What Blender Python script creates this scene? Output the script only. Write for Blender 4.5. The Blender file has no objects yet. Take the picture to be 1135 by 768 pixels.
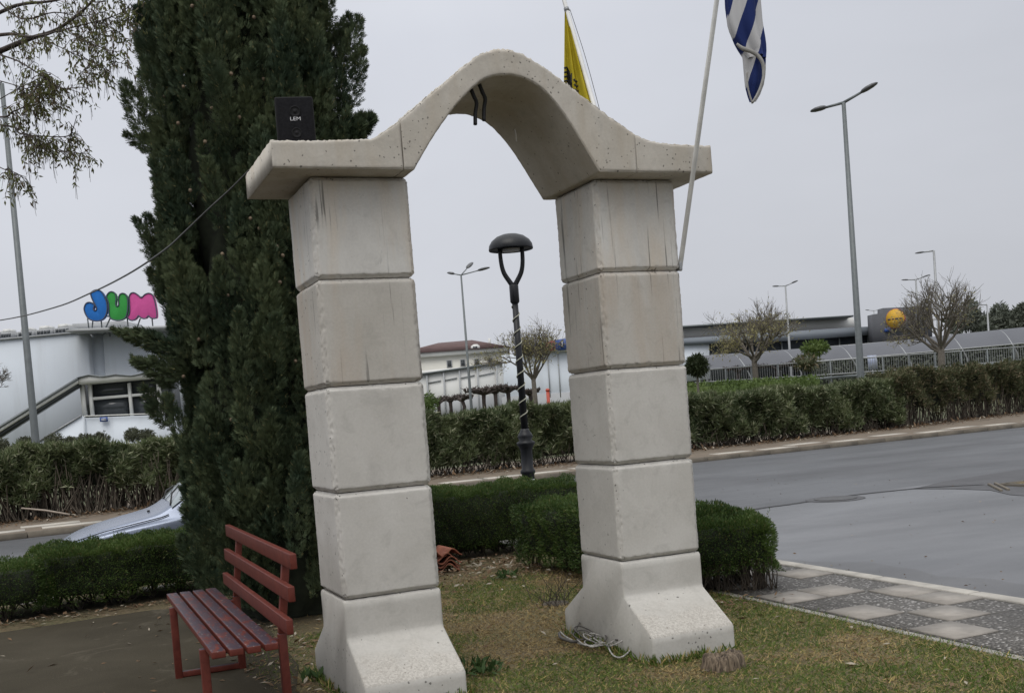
import bpy, bmesh, math, random
import numpy as np
from mathutils import Vector, Matrix

random.seed(7)
rng = np.random.default_rng(11)
scene = bpy.context.scene
COL = scene.collection
PI = math.pi

# ---------------------------------------------------------------- camera ----
CAM = np.array([-1.414, -6.053, 1.56])
FPX, CX, CY = 1227.254, 567.5, 505.229
YAW, PITCH, ROLL = 0.391, -0.041, -0.077


def _rot(y, p, r):
    c, s = math.cos(y), math.sin(y)
    f = np.array([s * math.cos(p), c * math.cos(p), math.sin(p)])
    ri = np.array([c, -s, 0.0])
    u = np.cross(ri, f)
    a, b = math.cos(r), math.sin(r)
    return a * ri + b * u, -b * ri + a * u, f


RT, UP, FW = _rot(YAW, PITCH, ROLL)
NH = np.array([math.sin(YAW), math.cos(YAW), 0.0])      # horizontal viewing direction
RH = np.array([math.cos(YAW), -math.sin(YAW), 0.0])


def ray(px, py):
    return FW + (px - CX) / FPX * RT - (py - CY) / FPX * UP


def W(px, py, D):
    return CAM + ray(px, py) * D


def onz(px, py, z=0.0):
    d = ray(px, py)
    return CAM + d * ((z - CAM[2]) / d[2])


def ony(px, py, y):
    d = ray(px, py)
    return CAM + d * ((y - CAM[1]) / d[1])


def onx(px, py, x):
    d = ray(px, py)
    return CAM + d * ((x - CAM[0]) / d[0])


cam = bpy.data.cameras.new('camera')
cam.lens = FPX / 1135.0 * 36.0
cam.sensor_width = 36.0
cam.sensor_fit = 'HORIZONTAL'
cam.shift_y = (CY - 384.0) / 1135.0
cam.clip_start = 0.05
cam.clip_end = 3000
camo = bpy.data.objects.new('camera', cam)
COL.objects.link(camo)
m = Matrix(((RT[0], UP[0], -FW[0], CAM[0]), (RT[1], UP[1], -FW[1], CAM[1]), (RT[2], UP[2], -FW[2], CAM[2]), (0, 0, 0, 1)))
camo.matrix_world = m
scene.camera = camo

# ------------------------------------------------------------- materials ----


def nodes(name):
    mt = bpy.data.materials.new(name)
    mt.use_nodes = True
    nt = mt.node_tree
    return mt, nt, nt.nodes['Principled BSDF']


def N(nt, t, **kw):
    n = nt.nodes.new(t)
    for k, v in kw.items():
        setattr(n, k, v)
    return n


def L(nt, a, b):
    nt.links.new(a, b)


def noise(nt, co, scale, detail=4, rough=.55, dist=0.0):
    n = N(nt, 'ShaderNodeTexNoise')
    n.inputs['Scale'].default_value = scale
    n.inputs['Detail'].default_value = detail
    n.inputs['Roughness'].default_value = rough
    n.inputs['Distortion'].default_value = dist
    L(nt, co, n.inputs['Vector'])
    return n.outputs['Fac']


def mathn(nt, op, a, b=None, c=None):
    n = N(nt, 'ShaderNodeMath', operation=op)
    for i, v in enumerate((a, b, c)):
        if v is None:
            continue
        if isinstance(v, (int, float)):
            n.inputs[i].default_value = v
        else:
            L(nt, v, n.inputs[i])
    return n.outputs[0]


def maprange(nt, v, a, b, c=0.0, d=1.0):
    n = N(nt, 'ShaderNodeMapRange')
    L(nt, v, n.inputs[0])
    for i, x in enumerate((a, b, c, d)):
        n.inputs[i + 1].default_value = x
    return n.outputs[0]


def mixc(nt, f, a, b, mode='MIX'):
    n = N(nt, 'ShaderNodeMix', data_type='RGBA', blend_type=mode)
    for sock, v in ((n.inputs[0], f), (n.inputs[6], a), (n.inputs[7], b)):
        if isinstance(v, (int, float)):
            sock.default_value = v
        elif isinstance(v, (tuple, list)):
            sock.default_value = (*v[:3], 1)
        else:
            L(nt, v, sock)
    return n.outputs[2]


def objco(nt, world=False):
    if world:
        return N(nt, 'ShaderNodeNewGeometry').outputs['Position']
    return N(nt, 'ShaderNodeTexCoord').outputs['Object']


def mapping(nt, co, scale=(1, 1, 1), rot=(0, 0, 0)):
    n = N(nt, 'ShaderNodeMapping')
    n.inputs['Scale'].default_value = scale
    n.inputs['Rotation'].default_value = rot
    L(nt, co, n.inputs['Vector'])
    return n.outputs[0]


def bump(nt, bs, h, strength=.3, dist=.01):
    n = N(nt, 'ShaderNodeBump')
    n.inputs['Strength'].default_value = strength
    n.inputs['Distance'].default_value = dist
    L(nt, h, n.inputs['Height'])
    L(nt, n.outputs[0], bs.inputs['Normal'])


def simple(name, col, rough=.6, var=.12, scale=6, metal=0.0, bumps=0.0, bscale=60, spec=.5, col2=None, world=False):
    mt, nt, bs = nodes(name)
    co = objco(nt, world)
    f = noise(nt, co, scale, 5)
    f = maprange(nt, f, .3, .7)
    if col2 is None:
        a = tuple(c * (1 - var) for c in col)
        b = tuple(min(1, c * (1 + var)) for c in col)
    else:
        a, b = col, col2
    L(nt, mixc(nt, f, a, b), bs.inputs['Base Color'])
    bs.inputs['Roughness'].default_value = rough
    bs.inputs['Metallic'].default_value = metal
    bs.inputs['Specular IOR Level'].default_value = spec
    if bumps:
        bump(nt, bs, noise(nt, co, bscale, 6), bumps, .01)
    return mt


def leafmat(name, c1, c2, c3=None, clump=3.0, rough=.6, trans=.2, spec=.25, w3=.12, isl=.4):
    """leaf colours: random by leaf, drifting by clump"""
    mt, nt, bs = nodes(name)
    geo = N(nt, 'ShaderNodeNewGeometry')
    co = objco(nt, True)
    f = maprange(nt, noise(nt, co, clump, 3), .33, .67)
    r = geo.outputs['Random Per Island']
    t = mathn(nt, 'ADD', mathn(nt, 'MULTIPLY', f, 1 - isl), mathn(nt, 'MULTIPLY', r, isl))
    col = mixc(nt, t, c1, c2)
    if c3 is not None:
        g = mathn(nt, 'LESS_THAN', mathn(nt, 'FRACT', mathn(nt, 'MULTIPLY', r, 17.3)), w3)
        col = mixc(nt, g, col, c3)
    L(nt, col, bs.inputs['Base Color'])
    bs.inputs['Roughness'].default_value = rough
    bs.inputs['Specular IOR Level'].default_value = spec
    if trans:
        tr = N(nt, 'ShaderNodeBsdfTranslucent')
        L(nt, col, tr.inputs['Color'])
        mx = N(nt, 'ShaderNodeMixShader')
        mx.inputs[0].default_value = trans
        L(nt, bs.outputs[0], mx.inputs[1])
        L(nt, tr.outputs[0], mx.inputs[2])
        L(nt, mx.outputs[0], nt.nodes['Material Output'].inputs['Surface'])
    return mt


def concrete(name, c1, c2, streak=0.0, agg=0.0, pore=.3, beige=None):
    mt, nt, bs = nodes(name)
    co = objco(nt, True)
    big = maprange(nt, noise(nt, co, 2.3, 5, .6, .4), .35, .65)
    col = mixc(nt, big, c1, c2)
    mid = maprange(nt, noise(nt, mapping(nt, co, (1, 1, 1), (.4, .3, .9)), 9, 5, .65, .8), .52, .72)
    col = mixc(nt, mathn(nt, 'MULTIPLY', mid, .30), col, tuple(c * .62 for c in c1))
    if beige is not None:
        bm = maprange(nt, noise(nt, mapping(nt, co, (3.2, 3.2, .45)), 1.6, 4, .6, .2), .45, .62)
        col = mixc(nt, mathn(nt, 'MULTIPLY', bm, .75), col, beige)
    # stains with a shape of their own (damp blotches, trickle marks)
    st = maprange(nt, noise(nt, co, 5.2, 6, .72, 1.6), .64, .70)
    col = mixc(nt, mathn(nt, 'MULTIPLY', st, .34), col, tuple(c * .5 for c in c2))
    fine = maprange(nt, noise(nt, co, 70, 3, .6),   .3, .7, .95, 1.045)
    col = mixc(nt, 1.0, col, fine, 'MULTIPLY')
    # air-bubble pores
    vo = N(nt, 'ShaderNodeTexVoronoi', feature='F1')
    vo.inputs['Scale'].default_value = 38
    wv = N(nt, 'ShaderNodeVectorMath', operation='ADD')
    nz = N(nt, 'ShaderNodeTexNoise')
    nz.inputs['Scale'].default_value = 55
    L(nt, co, nz.inputs['Vector'])
    sc_n = N(nt, 'ShaderNodeVectorMath', operation='SCALE')
    L(nt, nz.outputs['Color'], sc_n.inputs[0])
    sc_n.inputs['Scale'].default_value = .016
    L(nt, co, wv.inputs[0])
    L(nt, sc_n.outputs[0], wv.inputs[1])
    L(nt, wv.outputs[0], vo.inputs['Vector'])
    sep = N(nt, 'ShaderNodeSeparateColor')
    L(nt, vo.outputs['Color'], sep.inputs[0])
    rad = mathn(nt, 'MULTIPLY', mathn(nt, 'POWER', sep.outputs[1], 2.2), .26)
    hole = mathn(nt, 'MULTIPLY', mathn(nt, 'LESS_THAN', vo.outputs['Distance'], rad), mathn(nt, 'LESS_THAN', sep.outputs[0], mathn(nt, 'MULTIPLY', maprange(nt, noise(nt, co, 3.3, 3, .6),   .40, .60, .25, 1.8), pore)))
    col = mixc(nt, mathn(nt, 'MULTIPLY', hole, .75), col, (.07, .065, .06))
    if streak:
        sx = noise(nt, mapping(nt, co, (34, 34, 1.0)), 1.0, 3, .5, .25)
        s = maprange(nt, sx, .625, .68)
        msk = maprange(nt, noise(nt, mapping(nt, co, (2.5, 2.5, 1.6)), 1.9, 2), .38, .52)
        col = mixc(nt, mathn(nt, 'MULTIPLY', mathn(nt, 'MULTIPLY', s, msk), streak), col, (.05, .047, .043))
    h = mathn(nt, 'ADD', mathn(nt, 'MULTIPLY', noise(nt, co, 45, 8, .7), .6), mathn(nt, 'MULTIPLY', hole, -1.2))
    if agg:
        va = N(nt, 'ShaderNodeTexVoronoi', feature='F1')
        va.inputs['Scale'].default_value = 120
        L(nt, co, va.inputs['Vector'])
        sz = N(nt, 'ShaderNodeSeparateXYZ')
        L(nt, co, sz.inputs[0])
        gn = N(nt, 'ShaderNodeSeparateXYZ')
        L(nt, N(nt, 'ShaderNodeNewGeometry').outputs['Normal'], gn.inputs[0])
        zz = mathn(nt, 'ADD', sz.outputs[2], mathn(nt, 'MULTIPLY', noise(nt, co, 7, 5, .7), .28))
        msk = mathn(nt, 'MULTIPLY', maprange(nt, zz, .44, .36), maprange(nt, gn.outputs[2], .3, .45))
        ac = N(nt, 'ShaderNodeSeparateColor')
        L(nt, va.outputs['Color'], ac.inputs[0])
        stone = mixc(nt, ac.outputs[0], (.30, .275, .24), (.53, .50, .455))
        col = mixc(nt, mathn(nt, 'MULTIPLY', msk, .62 * agg), col, stone)
        h = mathn(nt, 'ADD', h, mathn(nt, 'MULTIPLY', mathn(nt, 'MULTIPLY', va.outputs['Distance'], msk), 1.5))
    L(nt, col, bs.inputs['Base Color'])
    bs.inputs['Roughness'].default_value = .88
    bs.inputs['Specular IOR Level'].default_value = .25
    bump(nt, bs, h, .22, .005)
    return mt


MAT = {}
MAT['conc_low'] = concrete('concrete_light', (.455, .437, .403), (.53, .513, .48), 0, 0, .6)
MAT['conc_mid'] = concrete('concrete_mid', (.425, .402, .362), (.50, .477, .44), .5, 0, .4, (.43, .375, .315))
MAT['conc_top'] = concrete('concrete_upper', (.525, .508, .478), (.60, .587, .556), .65, 0, .28, (.56, .495, .415))
MAT['conc_beam'] = concrete('concrete_beam', (.45, .42, .37), (.53, .50, .45), 0, 0, .8, (.43, .385, .32))
MAT['conc_base'] = concrete('concrete_base', (.435, .418, .385), (.505, .49, .458), 0, 1.0, .4)
MAT['mortar'] = simple('dark_joint', (.22, .205, .185), .9)
MAT['black'] = simple('black_plastic', (.010, .010, .011), .7, .3, 20, spec=.2)
MAT['black2'] = simple('speaker_mesh', (.013, .013, .015), .9, .3, 90, bumps=.4, bscale=300, spec=.12)
MAT['rubber'] = simple('black_strap', (.012, .012, .013), .7)
MAT['white'] = simple('white_paint', (.72, .72, .71), .5, .06, 8)
MAT['letters'] = simple('pale_lettering', (.6, .6, .62), .5)
MAT['polewhite'] = simple('pole_paint', (.60, .60, .58), .45, .1, 12)
MAT['polegrey'] = simple('galvanised_steel', (.30, .31, .32), .5, .15, 8, metal=.35)
MAT['poledark'] = simple('lamp_post_grey', (.13, .145, .15), .5, .12, 8, metal=.2)
MAT['lamphead'] = simple('lamp_head_grey', (.07, .072, .078), .4, .1, 8)
MAT['lampblack'] = simple('black_enamel', (.010, .011, .014), .42, .25, 14, spec=.35)
MAT['glassdif'] = simple('lamp_lens', (.35, .35, .36), .3)
MAT['cream'] = simple('cream_rope', (.42, .42, .34), .7)
MAT['rope'] = simple('grey_rope', (.30, .29, .275), .8, .45, 60)
MAT['rope_dark'] = simple('dark_cable', (.07, .065, .06), .7)
MAT['cable'] = simple('black_cable', (.05, .05, .05), .5)
MAT['tile'] = simple('terracotta', (.24, .085, .05), .85, .3, 14, bumps=.3)
MAT['bark'] = simple('bark', (.10, .085, .068), .9, .35, 14, bumps=.6, bscale=30)
MAT['barkdark'] = simple('dark_bark', (.055, .043, .038), .9, .35, 14, bumps=.6, bscale=30)
MAT['barkgrey'] = simple('grey_bark', (.13, .115, .095), .9, .3, 14)
MAT['stems'] = simple('dry_stems', (.075, .06, .045), .9, .5, 9, world=True)
MAT['stemsL'] = simple('bare_brown_stems', (.10, .082, .062), .9, .5, 3, world=True)
MAT['cypress'] = leafmat('cypress_sprays', (.030, .054, .034), (.118, .146, .072), (.20, .19, .09), 2.6, .65, .1, .2, .025, .22)
MAT['hedge'] = leafmat('clipped_hedge_leaves', (.028, .058, .016), (.100, .155, .034), (.14, .145, .05), 1.6, .55, .22, .3, .07)
MAT['leafshade'] = simple('painted_leaf_shade', (.016, .021, .011), .95, .5, 14, world=True)  # shade inside the foliage, painted as a near-black green
MAT['oleander'] = leafmat('oleander_leaves', (.042, .066, .026), (.165, .195, .090), (.32, .33, .21), .8, .5, .2, .4, .12)
MAT['oleander_dry'] = leafmat('oleander_browned_leaves', (.050, .058, .026), (.125, .135, .066), (.20, .165, .10), .8, .6, .2, .3, .2)
MAT['ballshrub'] = leafmat('ball_shrub_leaves', (.075, .082, .055), (.115, .122, .08), None, 2, .7, .1)
MAT['maple'] = leafmat('young_leaves', (.085, .095, .038), (.19, .20, .075), (.14, .11, .075), 1.5, .55, .45, .3, .25)
MAT['budleaf'] = leafmat('spring_buds', (.20, .185, .085), (.34, .31, .15), None, .5, .6, .3)
MAT['roundtree'] = leafmat('dark_round_leaves', (.022, .032, .014), (.045, .06, .025), None, 1.0, .6, .1)
MAT['greenshrub'] = leafmat('bright_shrub_leaves', (.06, .10, .025), (.13, .18, .05), None, .4, .6, .2)
MAT['pine'] = leafmat('far_conifers', (.10, .12, .095), (.155, .165, .135), None, .15, .8, 0)  # pale leaf tone, distance haze mixed into the colour
MAT['grass'] = leafmat('short_grass', (.080, .145, .028), (.185, .255, .058), (.50, .40, .17), 1.7, .7, .25, .2, .22)
MAT['straw'] = leafmat('dead_grass', (.37, .275, .12), (.60, .46, .225), (.20, .125, .065), 2.2, .8, .15, .2, .25)
MAT['litter'] = leafmat('dry_fallen_leaves', (.10, .055, .03), (.22, .15, .09), (.34, .30, .24), 3, .8, .1, .2, .22)
MAT['weed'] = leafmat('weed_leaves', (.03, .065, .02), (.06, .10, .03), None, 4, .6, .2)
MAT['carpaint'] = simple('silver_blue_paint', (.21, .24, .31), .26, .04, 3, metal=.5)
MAT['glass'] = simple('dark_glazing', (.035, .04, .045), .12, .3, .4)
MAT['wind'] = simple('windscreen_glass', (.30, .34, .36), .06, .1, .4)
MAT['tyre'] = simple('tyre_rubber', (.02, .02, .02), .8)
MAT['rim'] = simple('wheel_alloy', (.4, .4, .42), .35, metal=.8)
MAT['housecream'] = simple('cream_render', (.66, .645, .585), .8, .05, .4)
MAT['roofred'] = simple('red_roof_tiles', (.095, .055, .052), .8, .2, .8)
def wall_mat():
    mt, nt, bs = nodes('white_render')
    co = objco(nt, True)
    a = maprange(nt, noise(nt, mapping(nt, co, (.8, .8, .07)), 1.0, 5, .65), .52, .72)
    col = mixc(nt, mathn(nt, 'MULTIPLY', a, .35), (.60, .645, .70), (.42, .44, .46))
    b = maprange(nt, noise(nt, co, .3, 4), .3, .7, .95, 1.03)
    L(nt, mixc(nt, 1.0, col, b, 'MULTIPLY'), bs.inputs['Base Color'])
    bs.inputs['Roughness'].default_value = .75
    return mt


MAT['wallwhite'] = wall_mat()
MAT['wallgrey'] = simple('grey_render', (.36, .37, .38), .75, .06, .3)
MAT['panelwhite'] = simple('white_panel', (.66, .66, .64), .7, .05, .3)
MAT['bluesign'] = simple('blue_sign', (.035, .085, .30), .5)
MAT['redsign'] = simple('faded_red_sign', (.42, .10, .09), .5)
MAT['navy'] = simple('navy_stroke', (.012, .02, .09), .5)
MAT['jblue'] = simple('blue_letter', (.03, .16, .50), .9, .05, spec=.1)
MAT['jgreen'] = simple('green_letter', (.05, .30, .07), .9, .05, spec=.1)
MAT['jpink'] = simple('pink_letter', (.58, .10, .31), .9, .05, spec=.1)
MAT['jedge'] = simple('letter_edge', (.05, .06, .10), .5, .05)
MAT['yellowdisc'] = simple('yellow_sign', (.62, .36, .03), .5, .12, 1.5)
MAT['brownwall'] = simple('brown_grey_cladding', (.082, .085, .095), .8, .15, .4)
MAT['fascia'] = simple('blue_grey_fascia', (.155, .175, .20), .6, .08, .3)
MAT['polycarb'] = simple('grey_polycarbonate', (.125, .13, .145), .75, .08, .3, spec=.2)
MAT['redpost'] = simple('red_post', (.42, .06, .03), .5)
MAT['poster'] = simple('blue_white_poster', (.10, .16, .34), .5, .05, 1.2, col2=(.6, .62, .66))
MAT['iron'] = simple('cast_iron', (.06, .06, .062), .6, .3, 30, bumps=.5, bscale=80)
MAT['tarpatch'] = simple('old_tar', (.058, .058, .062), .65, .2, 3, world=True)
MAT['crack'] = simple('tar_seam', (.028, .028, .03), .7)
MAT['kerbstone'] = simple('kerb_concrete', (.36, .34, .305), .85, .25, 5, bumps=.3, world=True)
def stump_mat():
    mt, nt, bs = nodes('cut_stump')
    co = mapping(nt, objco(nt), (60, 60, 5))
    f = maprange(nt, noise(nt, co, 1.0, 4, .6), .35, .65)
    L(nt, mixc(nt, f, (.05, .036, .025), (.26, .20, .14)), bs.inputs['Base Color'])
    bs.inputs['Roughness'].default_value = .95
    bump(nt, bs, f, .8, .01)
    return mt


MAT['stump'] = stump_mat()
MAT['cane'] = simple('pale_cane', (.34, .29, .24), .8)


def bench_mat():
    mt, nt, bs = nodes('worn_red_paint')
    co = objco(nt, True)
    f = maprange(nt, noise(nt, co, 14, 6, .7, .5), .35, .65)
    col = mixc(nt, f, (.086, .017, .011), (.134, .030, .020))
    gn = N(nt, 'ShaderNodeSeparateXYZ')
    L(nt, N(nt, 'ShaderNodeNewGeometry').outputs['Normal'], gn.inputs[0])
    w = maprange(nt, noise(nt, mapping(nt, co, (4, 1.2, 4)), 4.5, 7, .75, .6), .42, .50)
    # paint rubbed off the sitting side (wear)
    w = mathn(nt, 'MULTIPLY', w, maprange(nt, gn.outputs[2], .6, .8))
    sz = N(nt, 'ShaderNodeSeparateXYZ')
    L(nt, co, sz.inputs[0])
    w = mathn(nt, 'MULTIPLY', w, maprange(nt, sz.outputs[2], .56, .54))
    col = mixc(nt, mathn(nt, 'MULTIPLY', w, .9), col, (.035, .030, .045))
    ch = maprange(nt, noise(nt, co, 38, 5, .7), .61, .65)
    ch = mathn(nt, 'MULTIPLY', ch, mathn(nt, 'MULTIPLY', maprange(nt, gn.outputs[2], .3, .6), maprange(nt, sz.outputs[2], .46, .48)))
    ch = mathn(nt, 'MULTIPLY', ch, maprange(nt, sz.outputs[2], .56, .54))
    ch = mathn(nt, 'MULTIPLY', ch, .7)
    col = mixc(nt, ch, col, (.42, .36, .33))
    L(nt, col, bs.inputs['Base Color'])
    bs.inputs['Roughness'].default_value = .5
    bs.inputs['Specular IOR Level'].default_value = .3
    bump(nt, bs, noise(nt, mapping(nt, co, (20, 2, 20)), 4, 5), .15, .003)
    return mt


MAT['benchred'] = bench_mat()


def asphalt(name, c, patch, sc=1.0):
    mt, nt, bs = nodes(name)
    co = objco(nt, True)
    f = maprange(nt, noise(nt, mapping(nt, co, (.25, .8, 1)), .9, 5, .6, .4), .35, .65)
    col = mixc(nt, f, c, patch)
    g = maprange(nt, noise(nt, co, 130 * sc, 2, .6), .3, .7, .78, 1.22)
    col = mixc(nt, 1.0, col, g, 'MULTIPLY')
    st = maprange(nt, noise(nt, co, 1.8, 6, .75, 1.2), .60, .72)
    col = mixc(nt, mathn(nt, 'MULTIPLY', st, .3), col, tuple(x * .6 for x in c))
    L(nt, col, bs.inputs['Base Color'])
    # tyre-polished lanes, hairline cracks and oil spots
    tl = maprange(nt, noise(nt, mapping(nt, co, (.9, .05, 1) if sc > 1 else (.05, .9, 1)), 1.0, 3, .5), .45, .62)
    col = mixc(nt, mathn(nt, 'MULTIPLY', tl, .28), col, tuple(x * .62 for x in c))
    vc = N(nt, 'ShaderNodeTexVoronoi', feature='DISTANCE_TO_EDGE')
    vc.inputs['Scale'].default_value = .55
    wv = N(nt, 'ShaderNodeVectorMath', operation='ADD')
    nz = N(nt, 'ShaderNodeTexNoise')
    nz.inputs['Scale'].default_value = 1.6
    nz.inputs['Detail'].default_value = 5
    L(nt, co, nz.inputs['Vector'])
    L(nt, co, wv.inputs[0])
    L(nt, nz.outputs['Color'], wv.inputs[1])
    L(nt, wv.outputs[0], vc.inputs['Vector'])
    ck = mathn(nt, 'MULTIPLY', mathn(nt, 'LESS_THAN', vc.outputs['Distance'], .010), maprange(nt, noise(nt, co, .5, 2), .48, .56))
    col = mixc(nt, mathn(nt, 'MULTIPLY', ck, .6), col, (.03, .03, .032))
    sp_ = maprange(nt, noise(nt, co, 6, 3, .6), .70, .74)
    col = mixc(nt, mathn(nt, 'MULTIPLY', sp_, .5), col, tuple(x * .45 for x in c))
    L(nt, maprange(nt, noise(nt, mapping(nt, co, (.3, .5, 1)), .8, 4, .6), .35, .65, .36, .62), bs.inputs['Roughness'])
    bs.inputs['Specular IOR Level'].default_value = .5
    bump(nt, bs, noise(nt, co, 120, 3), .4, .006)
    return mt


MAT['asph_main'] = asphalt('dark_asphalt', (.046, .048, .052), (.076, .078, .084))
MAT['asph_side'] = asphalt('worn_asphalt', (.094, .097, .104), (.144, .147, .156), 1.1)


MAT['asph_gutter'] = asphalt('dirty_gutter_asphalt', (.080, .081, .085), (.118, .119, .124), 1.1)


def groundmat():
    """earth under the lawn and round it: soil, thatch, moss patches"""
    mt, nt, bs = nodes('earth_and_thatch')
    co = objco(nt, True)
    a = maprange(nt, noise(nt, co, 1.5, 6, .65, .4), .38, .62)
    col = mixc(nt, a, (.20, .145, .072), (.15, .145, .052))
    b = maprange(nt, noise(nt, co, 24, 6, .75), .45, .65)
    col = mixc(nt, mathn(nt, 'MULTIPLY', b, .8), col, (.36, .275, .145))
    c = maprange(nt, noise(nt, co, 60, 4, .7), .58, .68)
    col = mixc(nt, mathn(nt, 'MULTIPLY', c, .7), col, (.035, .027, .018))
    L(nt, col, bs.inputs['Base Color'])
    bs.inputs['Roughness'].default_value = .95
    bump(nt, bs, noise(nt, co, 45, 6, .7), .8, .02)
    return mt


MAT['earth'] = groundmat()
MAT['terrain'] = simple('far_ground', (.055, .065, .03), .95, .3, .3, col2=(.10, .10, .05), world=True)


def plazamat():
    mt, nt, bs = nodes('brown_paving')
    co = objco(nt, True)
    a = maprange(nt, noise(nt, co, 1.1, 5, .6, .4), .35, .65)
    col = mixc(nt, a, (.038, .032, .021), (.055, .047, .032))
    b = maprange(nt, noise(nt, co, 3.5, 7, .8, 1), .60, .70)
    col = mixc(nt, mathn(nt, 'MULTIPLY', b, .5), col, (.030, .033, .016))
    l2 = maprange(nt, noise(nt, co, 2.2, 6, .7, .8), .56, .66)
    col = mixc(nt, mathn(nt, 'MULTIPLY', l2, .45), col, (.115, .10, .075))
    g = maprange(nt, noise(nt, co, 90, 3), .3, .7, .85, 1.15)
    col = mixc(nt, 1.0, col, g, 'MULTIPLY')
    L(nt, col, bs.inputs['Base Color'])
    bs.inputs['Roughness'].default_value = .92
    bs.inputs['Specular IOR Level'].default_value = .15
    bump(nt, bs, noise(nt, co, 90, 4), .3, .005)
    return mt


MAT['plaza'] = plazamat()


def pebblemat():
    mt, nt, bs = nodes('washed_pebble_slabs')
    co = objco(nt, True)
    v = N(nt, 'ShaderNodeTexVoronoi', feature='F1')
    v.inputs['Scale'].default_value = 52
    L(nt, co, v.inputs['Vector'])
    s = N(nt, 'ShaderNodeSeparateColor')
    L(nt, v.outputs['Color'], s.inputs[0])
    col = mixc(nt, s.outputs[0], (.085, .078, .071), (.215, .20, .185))
    wh = mathn(nt, 'GREATER_THAN', s.outputs[1], .86)
    col = mixc(nt, wh, col, (.46, .44, .42))
    ed = maprange(nt, v.outputs['Distance'], .35, .75)
    col = mixc(nt, ed, col, (.075, .07, .063))
    xyz = N(nt, 'ShaderNodeSeparateXYZ')
    L(nt, co, xyz.inputs[0])
    tx = mathn(nt, 'DIVIDE', mathn(nt, 'ADD', xyz.outputs[0], -3.435), .355)
    ty = mathn(nt, 'DIVIDE', mathn(nt, 'ADD', xyz.outputs[1], .17), .405)
    cell = N(nt, 'ShaderNodeCombineXYZ')
    L(nt, mathn(nt, 'FLOOR', tx), cell.inputs[0])
    L(nt, mathn(nt, 'FLOOR', ty), cell.inputs[1])
    wn = N(nt, 'ShaderNodeTexWhiteNoise', noise_dimensions='2D')
    L(nt, cell.outputs[0], wn.inputs['Vector'])
    col = mixc(nt, 1.0, col, maprange(nt, wn.outputs['Value'], 0, 1, .78, 1.18), 'MULTIPLY')
    jn = mathn(nt, 'MINIMUM', mathn(nt, 'PINGPONG', tx, .5), mathn(nt, 'PINGPONG', ty, .5))
    jw = mathn(nt, 'MULTIPLY', noise(nt, co, 9, 3), .05)
    col = mixc(nt, mathn(nt, 'MULTIPLY', mathn(nt, 'LESS_THAN', jn, jw), .7), col, (.05, .045, .034))
    d = maprange(nt, noise(nt, co, 2.5, 5, .7), .5, .7)
    col = mixc(nt, mathn(nt, 'MULTIPLY', d, .35), col, (.085, .075, .06))
    L(nt, col, bs.inputs['Base Color'])
    bs.inputs['Roughness'].default_value = .8
    bump(nt, bs, mathn(nt, 'MULTIPLY', v.outputs['Distance'], -1), .6, .012)
    return mt


MAT['pebble'] = pebblemat()
MAT['slab'] = simple('smooth_light_slab', (.275, .252, .225), .8, .2, 7, bumps=.2, bscale=80, world=True)
MAT['slabfar'] = simple('far_light_slab', (.44, .41, .36), .8, .15, 2, world=True)
MAT['dirtkerb'] = simple('dusty_far_kerb', (.125, .108, .085), .9, .3, 3, world=True)
MAT['dirtpath'] = simple('dusty_brown_paving', (.145, .115, .085), .9, .25, 2.2, bumps=.3, bscale=30, world=True)

# -------------------------------------------------------- mesh builders -----


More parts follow.
